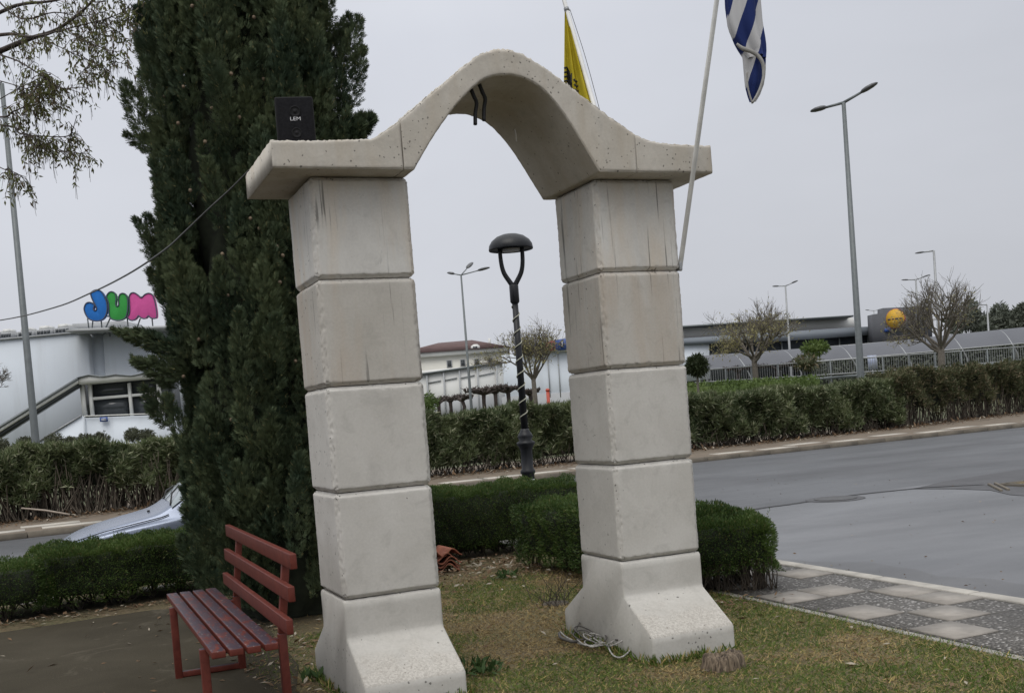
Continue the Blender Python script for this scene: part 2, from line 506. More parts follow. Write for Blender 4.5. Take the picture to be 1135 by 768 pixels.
class MB:
    def __init__(self):
        self.V, self.F, self.n = [], [], 0

    def add(self, v, f):
        v = np.asarray(v, float).reshape(-1, 3)
        if isinstance(f, np.ndarray):
            self.F.append(f + self.n)
        else:
            self.F += [[i + self.n for i in q] for q in f]
        self.V.append(v)
        self.n += len(v)
        return self

    def box(self, c, s, R=None, bev=0.0):
        """box centre c, full size s, rotation matrix R (3x3)"""
        c, s = np.asarray(c, float), np.asarray(s, float)
        if bev:
            bm = bmesh.new()
            bmesh.ops.create_cube(bm, size=1)
            for v in bm.verts:
                v.co = Vector((v.co.x * s[0], v.co.y * s[1], v.co.z * s[2]))
            bmesh.ops.bevel(bm, geom=bm.edges[:], offset=bev, segments=2, profile=.6, affect='EDGES')
            v = np.array([q.co[:] for q in bm.verts])
            bm.verts.index_update()
            f = [[q.index for q in p.verts] for p in bm.faces]
            bm.free()
        else:
            v = np.array([[x, y, z] for x in (-.5, .5) for y in (-.5, .5) for z in (-.5, .5)]) * s
            f = [[0, 1, 3, 2], [4, 6, 7, 5], [0, 4, 5, 1], [2, 3, 7, 6], [0, 2, 6, 4], [1, 5, 7, 3]]
        if R is not None:
            v = v @ np.asarray(R).T
        return self.add(v + c, f)

    def bar(self, a, b, w, h, upv=(0, 0, 1), bev=0.0):
        """rectangular bar from a to b"""
        a, b = np.asarray(a, float), np.asarray(b, float)
        d = b - a
        ln = np.linalg.norm(d)
        d = d / ln
        s = np.cross(d, upv)
        s /= np.linalg.norm(s)
        u = np.cross(s, d)
        return self.box((a + b) / 2, (ln, w, h), np.stack([d, s, u], 1), bev)

    def tube(self, path, r, sides=8, caps=True):
        p = np.asarray(path, float)
        n = len(p)
        r = np.broadcast_to(np.asarray(r, float), (n,))
        t = np.gradient(p, axis=0)
        t /= np.linalg.norm(t, axis=1)[:, None] + 1e-12
        ref = np.array([0, 0, 1.0]) if abs(t[0][2]) < .9 else np.array([1.0, 0, 0])
        s = np.cross(t, ref)
        s /= np.linalg.norm(s, axis=1)[:, None] + 1e-12
        for i in range(1, n):
            if s[i] @ s[i - 1] < 0:
                s[i] = -s[i]
        u = np.cross(s, t)
        a = np.arange(sides) * 2 * PI / sides
        v = p[:, None, :] + r[:, None, None] * (np.cos(a)[None, :, None] * s[:, None, :] + np.sin(a)[None, :, None] * u[:, None, :])
        i = np.arange(n - 1)[:, None] * sides
        j = np.arange(sides)[None, :]
        k = (j + 1) % sides
        q = np.stack([i + j, i + k, i + sides + k, i + sides + j], -1).reshape(-1, 4)
        self.add(v, q)
        if caps and sides > 3:
            o = self.n - n * sides
            self.F.append([o + x for x in range(sides)][::-1])
            self.F.append([o + (n - 1) * sides + x for x in range(sides)])
        return self

    def lathe(self, c, prof, sides=24, R=None):
        """prof: (radius, z) from bottom to top"""
        a = np.arange(sides) * 2 * PI / sides
        pr = np.asarray(prof, float)
        v = np.stack([pr[:, 0:1] * np.cos(a), pr[:, 0:1] * np.sin(a), np.repeat(pr[:, 1:2], sides, 1)], -1).reshape(-1, 3)
        if R is not None:
            v = v @ np.asarray(R).T
        n = len(pr)
        f = [[i * sides + j, i * sides + (j + 1) % sides, (i + 1) * sides + (j + 1) % sides, (i + 1) * sides + j]
             for i in range(n - 1) for j in range(sides)]
        f.append(list(range(sides))[::-1])
        f.append([(n - 1) * sides + j for j in range(sides)])
        return self.add(v + np.asarray(c, float), f)

    def prism(self, pts, D, thick, n=None):
        """solid whose front outline is given by pts at forward depth D and that runs thick metres back"""
        fr = np.array([W(x, y, D) for x, y in pts])
        bk = fr + (NH if n is None else n) * thick
        k = len(fr)
        f = [list(range(k))[::-1], [k + i for i in range(k)]]
        f += [[i, (i + 1) % k, k + (i + 1) % k, k + i] for i in range(k)]
        return self.add(np.vstack([fr, bk]), f)

    def build(self, name, mat, parent=None, origin=None, smooth=False, local=False):
        V = np.vstack(self.V) if self.V else np.zeros((0, 3))
        if origin is None:
            origin = np.array(parent.location) if (parent is not None and not local) else np.zeros(3)
            if parent is not None and parent.parent is not None and not local:
                origin = np.array(parent.parent.location) + origin
        origin = np.asarray(origin, float)
        V = V - origin
        me = bpy.data.meshes.new(name)
        idx, tot = [], []
        for f in self.F:
            if isinstance(f, np.ndarray):
                idx.append(f.reshape(-1))
                tot.append(np.full(len(f), f.shape[1]))
            else:
                idx.append(np.array(f))
                tot.append(np.array([len(f)]))
        idx = np.concatenate(idx).astype(np.int32)
        tot = np.concatenate(tot).astype(np.int32)
        st = np.concatenate([[0], np.cumsum(tot)[:-1]]).astype(np.int32)
        me.vertices.add(len(V))
        me.vertices.foreach_set('co', V.astype(np.float32).ravel())
        me.loops.add(len(idx))
        me.loops.foreach_set('vertex_index', idx)
        me.polygons.add(len(tot))
        me.polygons.foreach_set('loop_start', st)
        me.update(calc_edges=True)
        me.validate()
        if smooth:
            me.polygons.foreach_set('use_smooth', np.ones(len(me.polygons), bool))
        if not isinstance(mat, (list, tuple)):
            mat = [mat]
        for q in mat:
            me.materials.append(MAT[q] if isinstance(q, str) else q)
        o = bpy.data.objects.new(name, me)
        COL.objects.link(o)
        if parent is not None:
            o.parent = parent
        else:
            o.location = origin
        return o


def recalc(o):
    bm = bmesh.new()
    bm.from_mesh(o.data)
    bmesh.ops.recalc_face_normals(bm, faces=bm.faces)
    bm.to_mesh(o.data)
    bm.free()
    return o


def tag(o, label=None, cat=None, group=None, kind=None):
    if label:
        o['label'] = label
    if cat:
        o['category'] = cat
    if group:
        o['group'] = group
    if kind:
        o['kind'] = kind
    return o


def thing(name, loc, label, cat, group=None):
    o = bpy.data.objects.new(name, None)
    o.empty_display_size = .2
    o.location = Vector([float(v) for v in loc])
    COL.objects.link(o)
    return tag(o, label, cat, group)


def copy_tree(o, parent=None):
    c = o.copy()
    COL.objects.link(c)
    c.parent = parent
    for ch in list(o.children):
        copy_tree(ch, c)
    return c


def structure(name, mb, mat, **k):
    return tag(mb.build(name, mat, **k), kind='structure')


def catmull(pts, n=8, closed=False):
    p = np.asarray(pts, float)
    out = []
    m_ = len(p)
    rng_ = range(m_ if closed else m_ - 1)
    for i in rng_:
        if closed:
            a, b, c, d = p[(i - 1) % m_], p[i], p[(i + 1) % m_], p[(i + 2) % m_]
        else:
            a, b, c, d = p[max(i - 1, 0)], p[i], p[i + 1], p[min(i + 2, m_ - 1)]
        for t in np.arange(n) / n:
            out.append(.5 * ((2 * b) + (c - a) * t + (2 * a - 5 * b + 4 * c - d) * t * t + (3 * b - a - 3 * c + d) * t ** 3))
    if not closed:
        out.append(p[-1])
    return np.array(out)


def resample(p, n):
    p = np.asarray(p, float)
    d = np.concatenate([[0], np.cumsum(np.linalg.norm(np.diff(p, axis=0), axis=1))])
    t = np.linspace(0, d[-1], n)
    return np.stack([np.interp(t, d, p[:, i]) for i in range(p.shape[1])], 1)


def hashn(p, s=1.0):
    """cheap smooth-ish value noise for vertex chipping"""
    x = np.asarray(p) * s
    return (np.sin(x[..., 0] * 12.9 + x[..., 1] * 7.3 + 1.1) * np.sin(x[..., 1] * 11.7 + x[..., 2] * 9.1 + .3) +
            np.sin(x[..., 2] * 23.1 + x[..., 0] * 17.9 + 2.2) * np.sin(x[..., 1] * 29.3 - x[..., 0] * 19.7)) * .5

# --------------------------------------------------------------- leaves -----


def unit(v):
    return v / (np.linalg.norm(v, axis=-1, keepdims=True) + 1e-9)


def frames(d, n=None):
    """rotation matrices whose x axis is d; the normal is random or close to n"""
    d = unit(d)
    if n is None:
        n = rng.normal(size=d.shape)
    s = unit(np.cross(n, d))
    u = np.cross(d, s)
    return np.stack([d, s, u], -1)


def scatter(mb, tv, tf, pos, dirs, size, nrm=None):
    """copies the template leaf (tv, tf) to each position"""
    pos = np.asarray(pos, float)
    R = frames(np.asarray(dirs, float), nrm)
    size = np.broadcast_to(np.asarray(size, float), (len(pos),))
    v = np.einsum('nij,kj->nki', R, tv) * size[:, None, None] + pos[:, None, :]
    k = len(tv)
    f = (tf[None] + (np.arange(len(pos)) * k)[:, None, None]).reshape(-1, tf.shape[1])
    mb.add(v.reshape(-1, 3), f)


LEAF = (np.array([[0, 0, 0], [.45, .16, .03], [1, 0, -.04], [.45, -.16, .03]]), np.array([[0, 1, 2, 3]]))
LANCE = (np.array([[0, 0, 0], [.4, .085, .03], [1, 0, -.10], [.4, -.085, .03]]), np.array([[0, 1, 2, 3]]))
BLADE = (np.array([[0, .05, 0], [0, -.05, 0], [.55, -.035, .04], [1, 0, -.10], [.55, .035, .04]]), np.array([[0, 1, 2, 3, 4]]))


def fan_template():
    v, f = [], []
    for a, l, x in ((0, 1, 0), (.55, .62, .12), (-.55, .62, .18), (.5, .55, .38), (-.5, .5, .45), (.9, .4, 0), (-.9, .4, .02)):
        c, s = math.cos(a), math.sin(a)
        o = len(v)
        for px, py in ((0, 0), (.45, .062), (1, 0), (.45, -.062)):
            px, py = px * l, py
            v.append([x + px * c - py * s, px * s + py * c, .10 * math.sin(a * 3 + px * 2)])
        f.append([o, o + 1, o + 2, o + 3])
    return np.array(v), np.array(f)


FAN = fan_template()


def sph(n):
    return unit(rng.normal(size=(n, 3)))


def hedge_box(name, mat, parent, p0, p1, depth, z0, z1, n, leaf=.024, lump=.075, core=True, stems=60, thin=.7):
    """clipped hedge along p0-p1 (front edge), depth to its left-hand side; leaves on every side, bare stems below"""
    p0, p1 = np.array([*p0, 0.]), np.array([*p1, 0.])
    ax = unit(p1 - p0)
    ln = np.linalg.norm(p1 - p0)
    bx = np.array([-ax[1], ax[0], 0])
    h = z1 - z0
    areas = np.array([ln * h, ln * h, depth * h, depth * h, ln * depth * 1.25])
    k = rng.choice(5, n, p=areas / areas.sum())
    u, v, w = rng.random(n), rng.random(n), rng.random(n)
    P = np.stack([u * ln, v * depth, w * h], 1)
    Nn = np.zeros((n, 3))
    for kk, (i, val, d) in enumerate(((1, 0, (0, -1, 0)), (1, depth, (0, 1, 0)), (0, 0, (-1, 0, 0)), (0, ln, (1, 0, 0)), (2, h, (0, 0, 1)))):
        s = k == kk
        P[s, i] = val
        Nn[s] = d
    # round the edges and ruffle the surface
    r = .10
    lo, hi = np.array([r, r, -9]), np.array([ln - r, depth - r, h - r])
    C = np.clip(P, lo, hi)
    D = P - C
    dl = np.linalg.norm(D, axis=1, keepdims=True)
    Nr = np.where(dl > 1e-6, D / (dl + 1e-9), Nn)
    P = C + np.where(dl > r, Nr * r, D)
    bumpy = hashn(P + p0, .55) * lump + hashn(P + p0, 1.9) * lump * .45
    P = P + Nr * (bumpy - np.abs(rng.normal(size=n)) * .035 + .01)[:, None]
    # ragged underside
    low = (P[:, 2] < .02 * h + .17 * h * np.clip(hashn(P + p0, .8) + .25, 0, 1)) & (rng.random(n) < .85)
    P, Nr = P[~low], Nr[~low]
    m_ = len(P)
    wp = lambda q: p0 + q[:, 0:1] * ax + q[:, 1:2] * bx + q[:, 2:3] * np.array([0, 0, 1]) + np.array([0, 0, z0])
    wd = lambda q: q[:, 0:1] * ax + q[:, 1:2] * bx + q[:, 2:3] * np.array([0, 0, 1])
    mb = MB()
    # stray shoots the shears have missed
    ns_ = int(ln * 26)
    ub, vb_ = rng.random(ns_) * ln, rng.random(ns_) * depth
    for k in range(ns_):
        q0 = np.array([[ub[k], vb_[k], h - .02]]) if k % 3 else np.array([[ub[k], .02, h * rng.uniform(.3, .95)]])
        sd = unit(wd(np.array([[rng.normal() * .3, -.9 if k % 3 == 0 else rng.normal() * .3, .9]]))[0])
        l_ = rng.uniform(.04, .12)
        kk = 7
        t_ = np.linspace(.1, 1, kk)
        scatter(mb, *LEAF, wp(q0) + t_[:, None] * l_ * sd, sd + sph(kk) * .7, leaf * rng.uniform(.8, 1.2, kk))
    dirs = wd(Nr) + sph(m_) * .75 + np.array([0, 0, .35])
    scatter(mb, *LEAF, wp(P), dirs, leaf * rng.uniform(.7, 1.35, m_))
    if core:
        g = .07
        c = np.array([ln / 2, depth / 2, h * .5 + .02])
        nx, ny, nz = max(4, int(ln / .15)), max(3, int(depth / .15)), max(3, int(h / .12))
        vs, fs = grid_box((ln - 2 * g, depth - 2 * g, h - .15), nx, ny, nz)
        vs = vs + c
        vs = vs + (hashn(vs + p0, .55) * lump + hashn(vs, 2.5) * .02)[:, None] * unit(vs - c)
        MB().add(wp(vs), fs).build('shade_core', 'leafshade', parent)  # solid core whose dark colour stands for shade in the leaf gaps
    o = mb.build(name, mat, parent)
    sb = MB()
    for i in range(stems):
        a = rng.random() * ln
        b = depth * (.12 + .76 * rng.random())
        q = p0 + a * ax + b * bx
        for j in range(3):
            top = q + ax * np.clip(rng.normal() * .12, .06 - a, ln - a - .06) + bx * rng.normal() * .06 + np.array([0, 0, z0 + h * (.25 + .2 * rng.random())])
            mid = (q + top) / 2 + rng.normal(size=3) * .02
            base = q + np.array([0, 0, -.02])
            sb.tube([base, mid, top], np.array([.012, .009, .006]) * thin, 4, False)
    sb.build('stems', 'stems', parent)
    return o


def grid_box(s, nx, ny, nz):
    """closed subdivided box centred at the origin"""
    lines = [np.linspace(-.5, .5, k + 1) for k in (nx, ny, nz)]
    return grid_box_lines([l * q for l, q in zip(lines, s)])


def grid_box_lines(lines):
    V, F, index = [], [], {}

    def vid(p):
        key = tuple(round(float(x), 5) for x in p)
        if key not in index:
            index[key] = len(V)
            V.append(p)
        return index[key]
    for ax in range(3):
        a, b = (ax + 1) % 3, (ax + 2) % 3
        for side in (0, -1):
            for i in range(len(lines[a]) - 1):
                for j in range(len(lines[b]) - 1):
                    q = []
                    for di, dj in ((0, 0), (1, 0), (1, 1), (0, 1)):
                        p = [0, 0, 0]
                        p[ax] = lines[ax][side]
                        p[a] = lines[a][i + di]
                        p[b] = lines[b][j + dj]
                        q.append(vid(p))
                    F.append(q if side == -1 else q[::-1])
    return np.array(V), np.array(F)

# ------------------------------------------------------------ the ground ----


def terr(x, y):
    """far ground rises behind the main street"""
    t = np.clip((np.asarray(y) - .12 * np.asarray(x) - 24) / 40.0, 0, 1)
    return 1.5 * t * t * (3 - 2 * t) - .16


def T(p):
    return float(terr(p[0], p[1]))


KX0, KX1 = 4.50, 4.63            # kerb of the side street
mb = MB()
gx = np.concatenate([np.linspace(-900, -120, 8), np.linspace(-100, 160, 53), np.linspace(180, 900, 8)])
gy = np.concatenate([np.linspace(-300, 10, 8), np.linspace(20, 110, 46), np.linspace(130, 1500, 8)])
X, Y = np.meshgrid(gx, gy, indexing='ij')
Z = terr(X, Y)
V = np.stack([X, Y, Z], -1).reshape(-1, 3)
ny = len(gy)
i = np.arange(len(gx) - 1)[:, None] * ny + np.arange(ny - 1)[None, :]
F = np.stack([i, i + ny, i + ny + 1, i + 1], -1).reshape(-1, 4)
structure('ground', mb.add(V, F), 'terrain', smooth=True)

FK = [(-90, 8.5), (-40, 12.9), (-12, 15.5), (-2, 16.6), (8, 17.9), (14, 18.3), (26, 18.9), (45, 20.2), (110, 25)]   # far kerb line


def sheet(pts, z):
    return MB().add(np.array([[x, y, z] for x, y in pts]), [list(range(len(pts)))])


# main street: from the near gutter line to the far kerb
pts = [(-90, 6.85), (4.9, 6.85), (5.6, 7.25), (9.5, 7.45), (13.2, 7.9), (14, 7.9), (110, 9.0)] + FK[::-1]
structure('main_road', sheet(pts, -.12), 'asph_main')
# side street mouth with its paler worn asphalt
pts = [(KX1, -40), (13.6, -40), (13.6, 6.6), (13.2, 7.9), (9.5, 7.45), (5.6, 7.25), (4.9, 6.85), (KX1, 6.4)]
structure('side_road', sheet(pts, -.12), 'asph_side')
# ground east of the side street
structure('verge', MB().box((61.5, -16.2, -.135), (99.7, 45, .09)), 'earth')
structure('verge_kerb', MB().box((11.58, -16.2, -.125), (.13, 45.1, .08)).box((61.5, 6.37, -.125), (99.9, .13, .08)), 'dirtkerb')
structure('tar_patch', sheet([tuple(onz(*p, -.114)[:2]) for p in [(1012, 541.5), (1045, 533.5), (1080, 528), (1120, 522), (1180, 513), (1180, 552), (1120, 548), (1098, 543), (1058, 541.5)]], -.114), 'tarpatch')

# the park corner: one raised slab of earth, on it the paving and the lawn
mb = MB().box((-30 + 1.71, -12.2, -.10), (63.42, 37.4, .19))
structure('park_ground', mb, 'earth')
# paved square left of the arch
pl = [(-40, -20), (-.15, -20), (-.15, -3), (-.2, .55), (-.05, 1.2), (.02, 2.6), (-.1, 4.1), (-.7, 4.55), (-2.5, 4.35), (-40, 3.2)]
structure('paved_square', sheet(pl, -.001), 'plaza')

# pavement along the side street: pebble slabs with pale smooth slabs
structure('pavement', MB().box((3.95, -17, -.10), (1.10, 45.6, .19)).box((2.25, 6.2, -.10), (4.5, .8, .19)).box((-19.9, 6.25, -.1), (39.8, 1.0, .188)), 'pebble')
slb = MB()
lights = [(1, 2), (1, -1), (0, -2), (2, 1), (2, 0), (0, 0), (0, 2), (2, 4), (1, 5), (0, 4), (2, 7), (1, 8), (0, 6), (1, 11), (2, 12),
          (1, -4), (2, -3), (0, -5), (2, -6), (1, -7)]
for c, r in lights:
    x = 3.435 + c * .355 + .178
    y = -.17 + r * .405 + .2
    slb.box((x, y, -.0065), (.338, .388, .019))
for k in range(40):
    slb.box((-.5 - k * .9 - .3 * (k % 2), 6.25 + .22 * ((k * 7) % 3 - 1), -.0065), (.36, .38, .019))
structure('pale_slabs', slb, 'slab')
structure('lawn_edging', MB().box((3.36, -17, -.064), (.06, 45.6, .13)), 'kerbstone')
kb = MB()
y = -38.0
while y < 5.6:
    kb.box(((KX0 + KX1) / 2, y + .495, -.065), (KX1 - KX0, .985, .15), None, .012)
    y += 1.0
for a in np.linspace(0, PI / 2, 6)[:-1]:
    b = a + PI / 10
    c0 = np.array([3.85, 5.95, -.065])
    kb.bar(c0 + .72 * np.array([math.cos(a), math.sin(a), 0]), c0 + .72 * np.array([math.cos(b), math.sin(b), 0]), .13, .15)
x = 3.8
while x > -40:
    kb.box((x - .495, 6.72, -.065), (.985, .13, .15), None, .012)
    x -= 1.0
structure('kerb', kb, 'kerbstone')

# far pavement and its kerb
fp = np.array(FK)
out = fp + np.array([0, .16])
mb = MB()
for a, b in zip(FK[:-1], FK[1:]):
    n = max(1, int(np.hypot(b[0] - a[0], b[1] - a[1]) / 1.0))
    for k in range(n):
        s0, s1 = k / n, (k + .985) / n
        p = np.array(a) + (np.array(b) - a) * s0
        q = np.array(a) + (np.array(b) - a) * s1
        mb.bar([*p, -.105], [*q, -.105], .16, .17)
structure('far_kerb', mb, 'dirtkerb')
top = fp + np.array([0, 6.5])
mb = MB().add(np.array([[x, y + .08, -.018] for x, y in FK] + [[x, y, .03] for x, y in top[::-1]]), [list(range(2 * len(FK)))])
structure('far_pavement', mb, 'dirtpath')
mb = MB()
for (x0, dy) in [(15.2, .5), (16.6, .35), (18.0, 1.0), (19.2, .45), (21.2, 1.0), (22.4, .4), (24.0, .9), (25.2, .5), (27.0, .45), (28.6, .8), (30.4, .5),
                 (33, .6), (9.6, .5), (8.4, .5), (7.4, .5), (11.0, .7), (-2.6, .5), (-1.2, .5), (-3.2, 1.1), (-5.2, .6), (-1.6, 1.2), (.4, .5)]:
    yk = float(np.interp(x0, fp[:, 0], fp[:, 1]))
    mb.bar((x0 - .55, yk + dy + .10, -.016 + .0075 * dy), (x0 + .55, yk + dy + .10 + .05, -.016 + .0075 * dy), .48, .024)
structure('far_pale_slabs', mb, 'slabfar')

gp_ = [(KX1, -20.0)] + [(KX1 + .75 + .16 * math.sin(y_ * 1.3) + .10 * math.sin(y_ * 3.7) + .05 * math.sin(y_ * 9), y_) for y_ in np.linspace(-20, 5.0, 120)] + [(KX1, 5.6)]
structure('gutter_strip', sheet(gp_, -.1165), 'asph_gutter')
gl, gd = [], []
for k in range(900):
    if k % 3:
        gl.append((KX1 + abs(rng.normal()) * .22 + .02, rng.uniform(-3, 5.5), -.112))
    else:
        gl.append((rng.uniform(4.8, 12), rng.uniform(-1, 16), -.114))
    gd.append((rng.normal(), rng.normal(), rng.normal() * .3))
mb = MB()
scatter(mb, *LEAF, np.array(gl), np.array(gd), rng.uniform(.012, .045, len(gl)))
tag(mb.build('road_grit', 'litter'), 'grit and leaf crumbs lying on the asphalt and along the kerb', 'grit', kind='stuff')
# tar seam where the two surfaces meet
sm = catmull(np.array([onz(*p, -.114) for p in [(815, 569), (842, 563), (872, 559), (905, 554), (940, 549), (975, 545), (1015, 541), (1050, 539), (1090, 537)]]), 6)
mb = MB()
wv = .035 + .03 * np.abs(np.sin(np.arange(len(sm)) * 1.7))
l_ = sm + np.array([0, 1, 0]) * wv[:, None]
r_ = sm - np.array([0, 1, 0]) * wv[:, None]
k = len(sm)
mb.add(np.vstack([l_, r_]), [[j, k + j, k + j + 1, j + 1] for j in range(k - 1)])
structure('road_seam', mb, 'crack')
mc = onz(926, 553, -.12)
mh = thing('manhole_cover', (mc[0], mc[1], -.12), 'round iron manhole cover in the dark seam of the asphalt', 'manhole cover')
MB().lathe((mc[0], mc[1], -.112), [(.31, 0), (.31, .006), (.285, .010), (.27, .006), (.02, .007)], 28).build('lid', 'iron', mh)
MB().lathe((mc[0], mc[1], -.116), [(.43, 0), (.42, .003), (.1, .0035)], 28).build('surround', 'tarpatch', mh)
# gully stones at the opposite corner
for k_, (a_, b_) in enumerate((((1096, 537), (1110, 544)), ((1103, 536), (1118, 543)))):
    p, q = onz(*a_, -.11), onz(*b_, -.11)
    tag(MB().bar(p, q, .04, .05, bev=.01).build('gully_stone', 'dirtkerb', origin=p),
        'pale gully stone at the dark asphalt edge, ' + ('nearer the manhole', 'farther from the manhole')[k_], 'kerb stone', 'gully stones')

# ------------------------------------------------------------- the arch -----
ZL = [2.926, 2.361, 1.766, 1.173, .575]
BW = .575
X2 = 1.753
arch = thing('concrete_arch', (1.16, .29, 0), 'pale precast concrete arch of stacked blocks standing on the grass', 'arch')


def edge_lines(h, n, r=.03):
    a = np.array([0, .008, .016, .0215, .028])
    midl = np.linspace(.040, 1 * 2 * h - .040, n)
    return np.concatenate([a, midl, 2 * h - a[::-1]]) - h


def chip_block(c, s, seed):
    s = np.asarray(s, float)
    ls = [edge_lines(q / 2, max(8, int(q / .014))) for q in s]
    v, f = grid_box_lines(ls)
    h = s / 2
    w = v + np.asarray(c) + seed * 3.7
    # cast chamfer along every arris, its width wandering a little
    cw = .022 + .002 * hashn(w, 3.1) + .003 * np.clip(hashn(w, 9.), 0, 1)
    cw = cw[:, None]
    over = np.clip(np.abs(v) - (h - cw), 0, None)
    so_ = np.sort(over, axis=1)
    pen = np.clip(so_[:, 2:3] + so_[:, 1:2] - cw, 0, None) / 2
    v2 = v - np.sign(v) * np.where(over > 0, pen, 0)
    # spalled arrises
    on = (np.sum(np.abs(np.abs(v) - h) < .024, axis=1) >= 2)
    vert = (np.abs(np.abs(v[:, 0]) - h[0]) < .024) & (np.abs(np.abs(v[:, 1]) - h[1]) < .024)
    v2 = v2 - unit(v2) * (np.clip(hashn(w, 6.3) + hashn(w, 17.) * .8 - .40, 0, 1) * .009 * on)[:, None] - unit(v2) * (rng.random(len(v)) ** 3 * .007 * vert)[:, None]
    v2 = v2 + unit(v) * (hashn(w, .7) * .0015)[:, None]
    return v2 + np.asarray(c), f


tones = {(0, 0): 'conc_top', (0, 1): 'conc_mid', (0, 2): 'conc_low', (0, 3): 'conc_low', (1, 0): 'conc_top', (1, 1): 'conc_mid', (1, 2): 'conc_low', (1, 3): 'conc_low'}
for ci, x0 in enumerate((0, X2)):
    for k in range(4):
        zt, zb = ZL[k], ZL[k + 1]
        v, f = chip_block((x0 + BW / 2, BW / 2, (zt + zb) / 2), (BW, BW, zt - zb - .004), ci * 5 + k)
        MB().add(v, f).build('block', tones[ci, k], arch)


for ci, x0 in enumerate((0, X2)):
    for zz_ in ZL[1:]:
        MB().box((x0 + BW / 2, BW / 2, zz_), (BW - .075, BW - .075, .03)).build('mortar_joint', 'mortar', arch)


def base_block(x0, seed):
    pf = [(-.325, -.12), (-.325, .145), (-.310, .165), (-.005, .352), (0, .37), (0, .555), (.014, .572), (BW - .014, .572), (BW, .555), (BW, .37), (BW + .005, .352),
          (BW + .31, .165), (BW + .325, .145), (BW + .325, -.12)]
    ring = []
    for a, b in zip(pf, pf[1:] + pf[:1]):
        n = max(1, int(np.hypot(b[0] - a[0], b[1] - a[1]) / .03))
        for t in range(n):
            ring.append((a[0] + (b[0] - a[0]) * t / n, a[1] + (b[1] - a[1]) * t / n))
    ring = np.array(ring)
    cen = np.array([BW / 2, .2])
    m_ = len(ring)
    xs = edge_lines(BW / 2, 18) + BW / 2
    V_ = []
    for xx in xs:
        e = min(xx, BW - xx)
        rr = .010
        ins = rr - math.sqrt(max(0, rr * rr - (rr - min(e, rr)) ** 2))
        # inset towards the inside along local normals
        t = np.roll(ring, -1, 0) - np.roll(ring, 1, 0)
        nn = np.stack([t[:, 1], -t[:, 0]], 1)
        nn /= np.linalg.norm(nn, axis=1)[:, None]
        if nn[0] @ (ring[0] - cen) < 0:
            nn = -nn
        q = ring - nn * ins
        p3 = np.stack([np.full(m_, x0 + xx), q[:, 0], q[:, 1]], 1)
        rough_ = hashn(p3 + seed, 8) * .0015 + hashn(p3 + seed, .8) * .0015
        p3[:, 1:] += nn * rough_[:, None]
        V_.append(p3)
    V_ = np.array(V_)
    k = len(xs)
    F_ = [[a * m_ + b, a * m_ + (b + 1) % m_, (a + 1) * m_ + (b + 1) % m_, (a + 1) * m_ + b] for a in range(k - 1) for b in range(m_)]
    F_ += [list(range(m_))[::-1], [(k - 1) * m_ + b for b in range(m_)]]
    o = MB().add(V_.reshape(-1, 3), F_).build('base', 'conc_base', arch)
    return recalc(o)


base_block(0, 1.3)
base_block(X2, 4.1)

# beams and vault, swept along x between a lower and an upper outline
YF, YB = -.17, .655


def sweep(name, bot, top_, y0, y1, mat, seed=0, n=90, rough=.006):
    b_, t_ = resample(bot, n), resample(top_, n)
    e = np.array([0, .004, .010, .018])
    ys = np.concatenate([e, np.linspace(.05, (y1 - y0) - .05, 22), (y1 - y0) - e[::-1]])
    hs = np.array([.0, .03, .07, .13, .22, .36, .5, .64, .78, .87, .93, .97, 1.0])
    ring = [(yy, 0.0) for yy in ys[:-1]] + [(ys[-1], h) for h in hs[:-1]] + [(yy, 1.0) for yy in ys[::-1][:-1]] + [(ys[0], h) for h in hs[::-1][:-1]]
    m_ = len(ring)
    V_ = np.zeros((n, m_, 3))
    for k in range(n):
        B, T_ = b_[k], t_[k]
        ln = np.linalg.norm(T_ - B)
        for j, (yy, h) in enumerate(ring):
            ey = min(yy, (y1 - y0) - yy)
            eh = min(h, 1 - h) * ln
            r = .012
            ins = max(0, r - ey) * .5 if eh < .001 else 0
            hh = h + (ins / ln if h < .5 else -ins / ln)
            insy = max(0, r - eh) * .5 if ey < .001 else 0
            yv = yy + (insy if yy < .3 else -insy)
            q = B + (T_ - B) * hh
            V_[k, j] = (q[0], y0 + yv, q[1])
    nz = hashn(V_ + seed, 6.) * rough + hashn(V_ + seed, 17.) * rough * .7
    V_[..., 2] += nz * np.array([1.0 if h > .95 else .25 for _, h in ring])[None, :]
    V_[..., 1] += hashn(V_ + seed, 3.) * .0015
    F_ = [[a * m_ + b, a * m_ + (b + 1) % m_, (a + 1) * m_ + (b + 1) % m_, (a + 1) * m_ + b] for a in range(n - 1) for b in range(m_)]
    F_ += [list(range(m_))[::-1], [(n - 1) * m_ + b for b in range(m_)]]
    o = MB().add(V_.reshape(-1, 3), F_).build(name, mat, arch)
    recalc(o)
    return o


zb = 2.928
sweep('beam', [(-.222, zb), (.497, zb)], np.vstack([[(-.220, 3.074)], [(.02, 3.078), (.2, 3.088), (.33, 3.094), (.375, 3.115), (.497, 3.198)]]), YF, YB, 'conc_beam', 1, 60)
ex = catmull([(.503, 3.202), (.57, 3.259), (.687, 3.347), (.805, 3.437), (.926, 3.530), (1.016, 3.587), (1.118, 3.617), (1.221, 3.613), (1.32, 3.573),
              (1.434, 3.508), (1.535, 3.443), (1.651, 3.363), (1.717, 3.317), (1.836, 3.240), (1.964, 3.162)], 6)
ins = catmull([(.562, 2.928), (.602, 2.989), (.696, 3.122), (.804, 3.254), (.911, 3.362), (1.018, 3.442), (1.112, 3.468), (1.208, 3.471), (1.300, 3.446),
               (1.381, 3.400), (1.464, 3.315), (1.546, 3.202), (1.627, 3.070), (1.712, 2.928)], 6)
ins = np.vstack([[(.503, zb)], ins, [(1.964, zb)]])
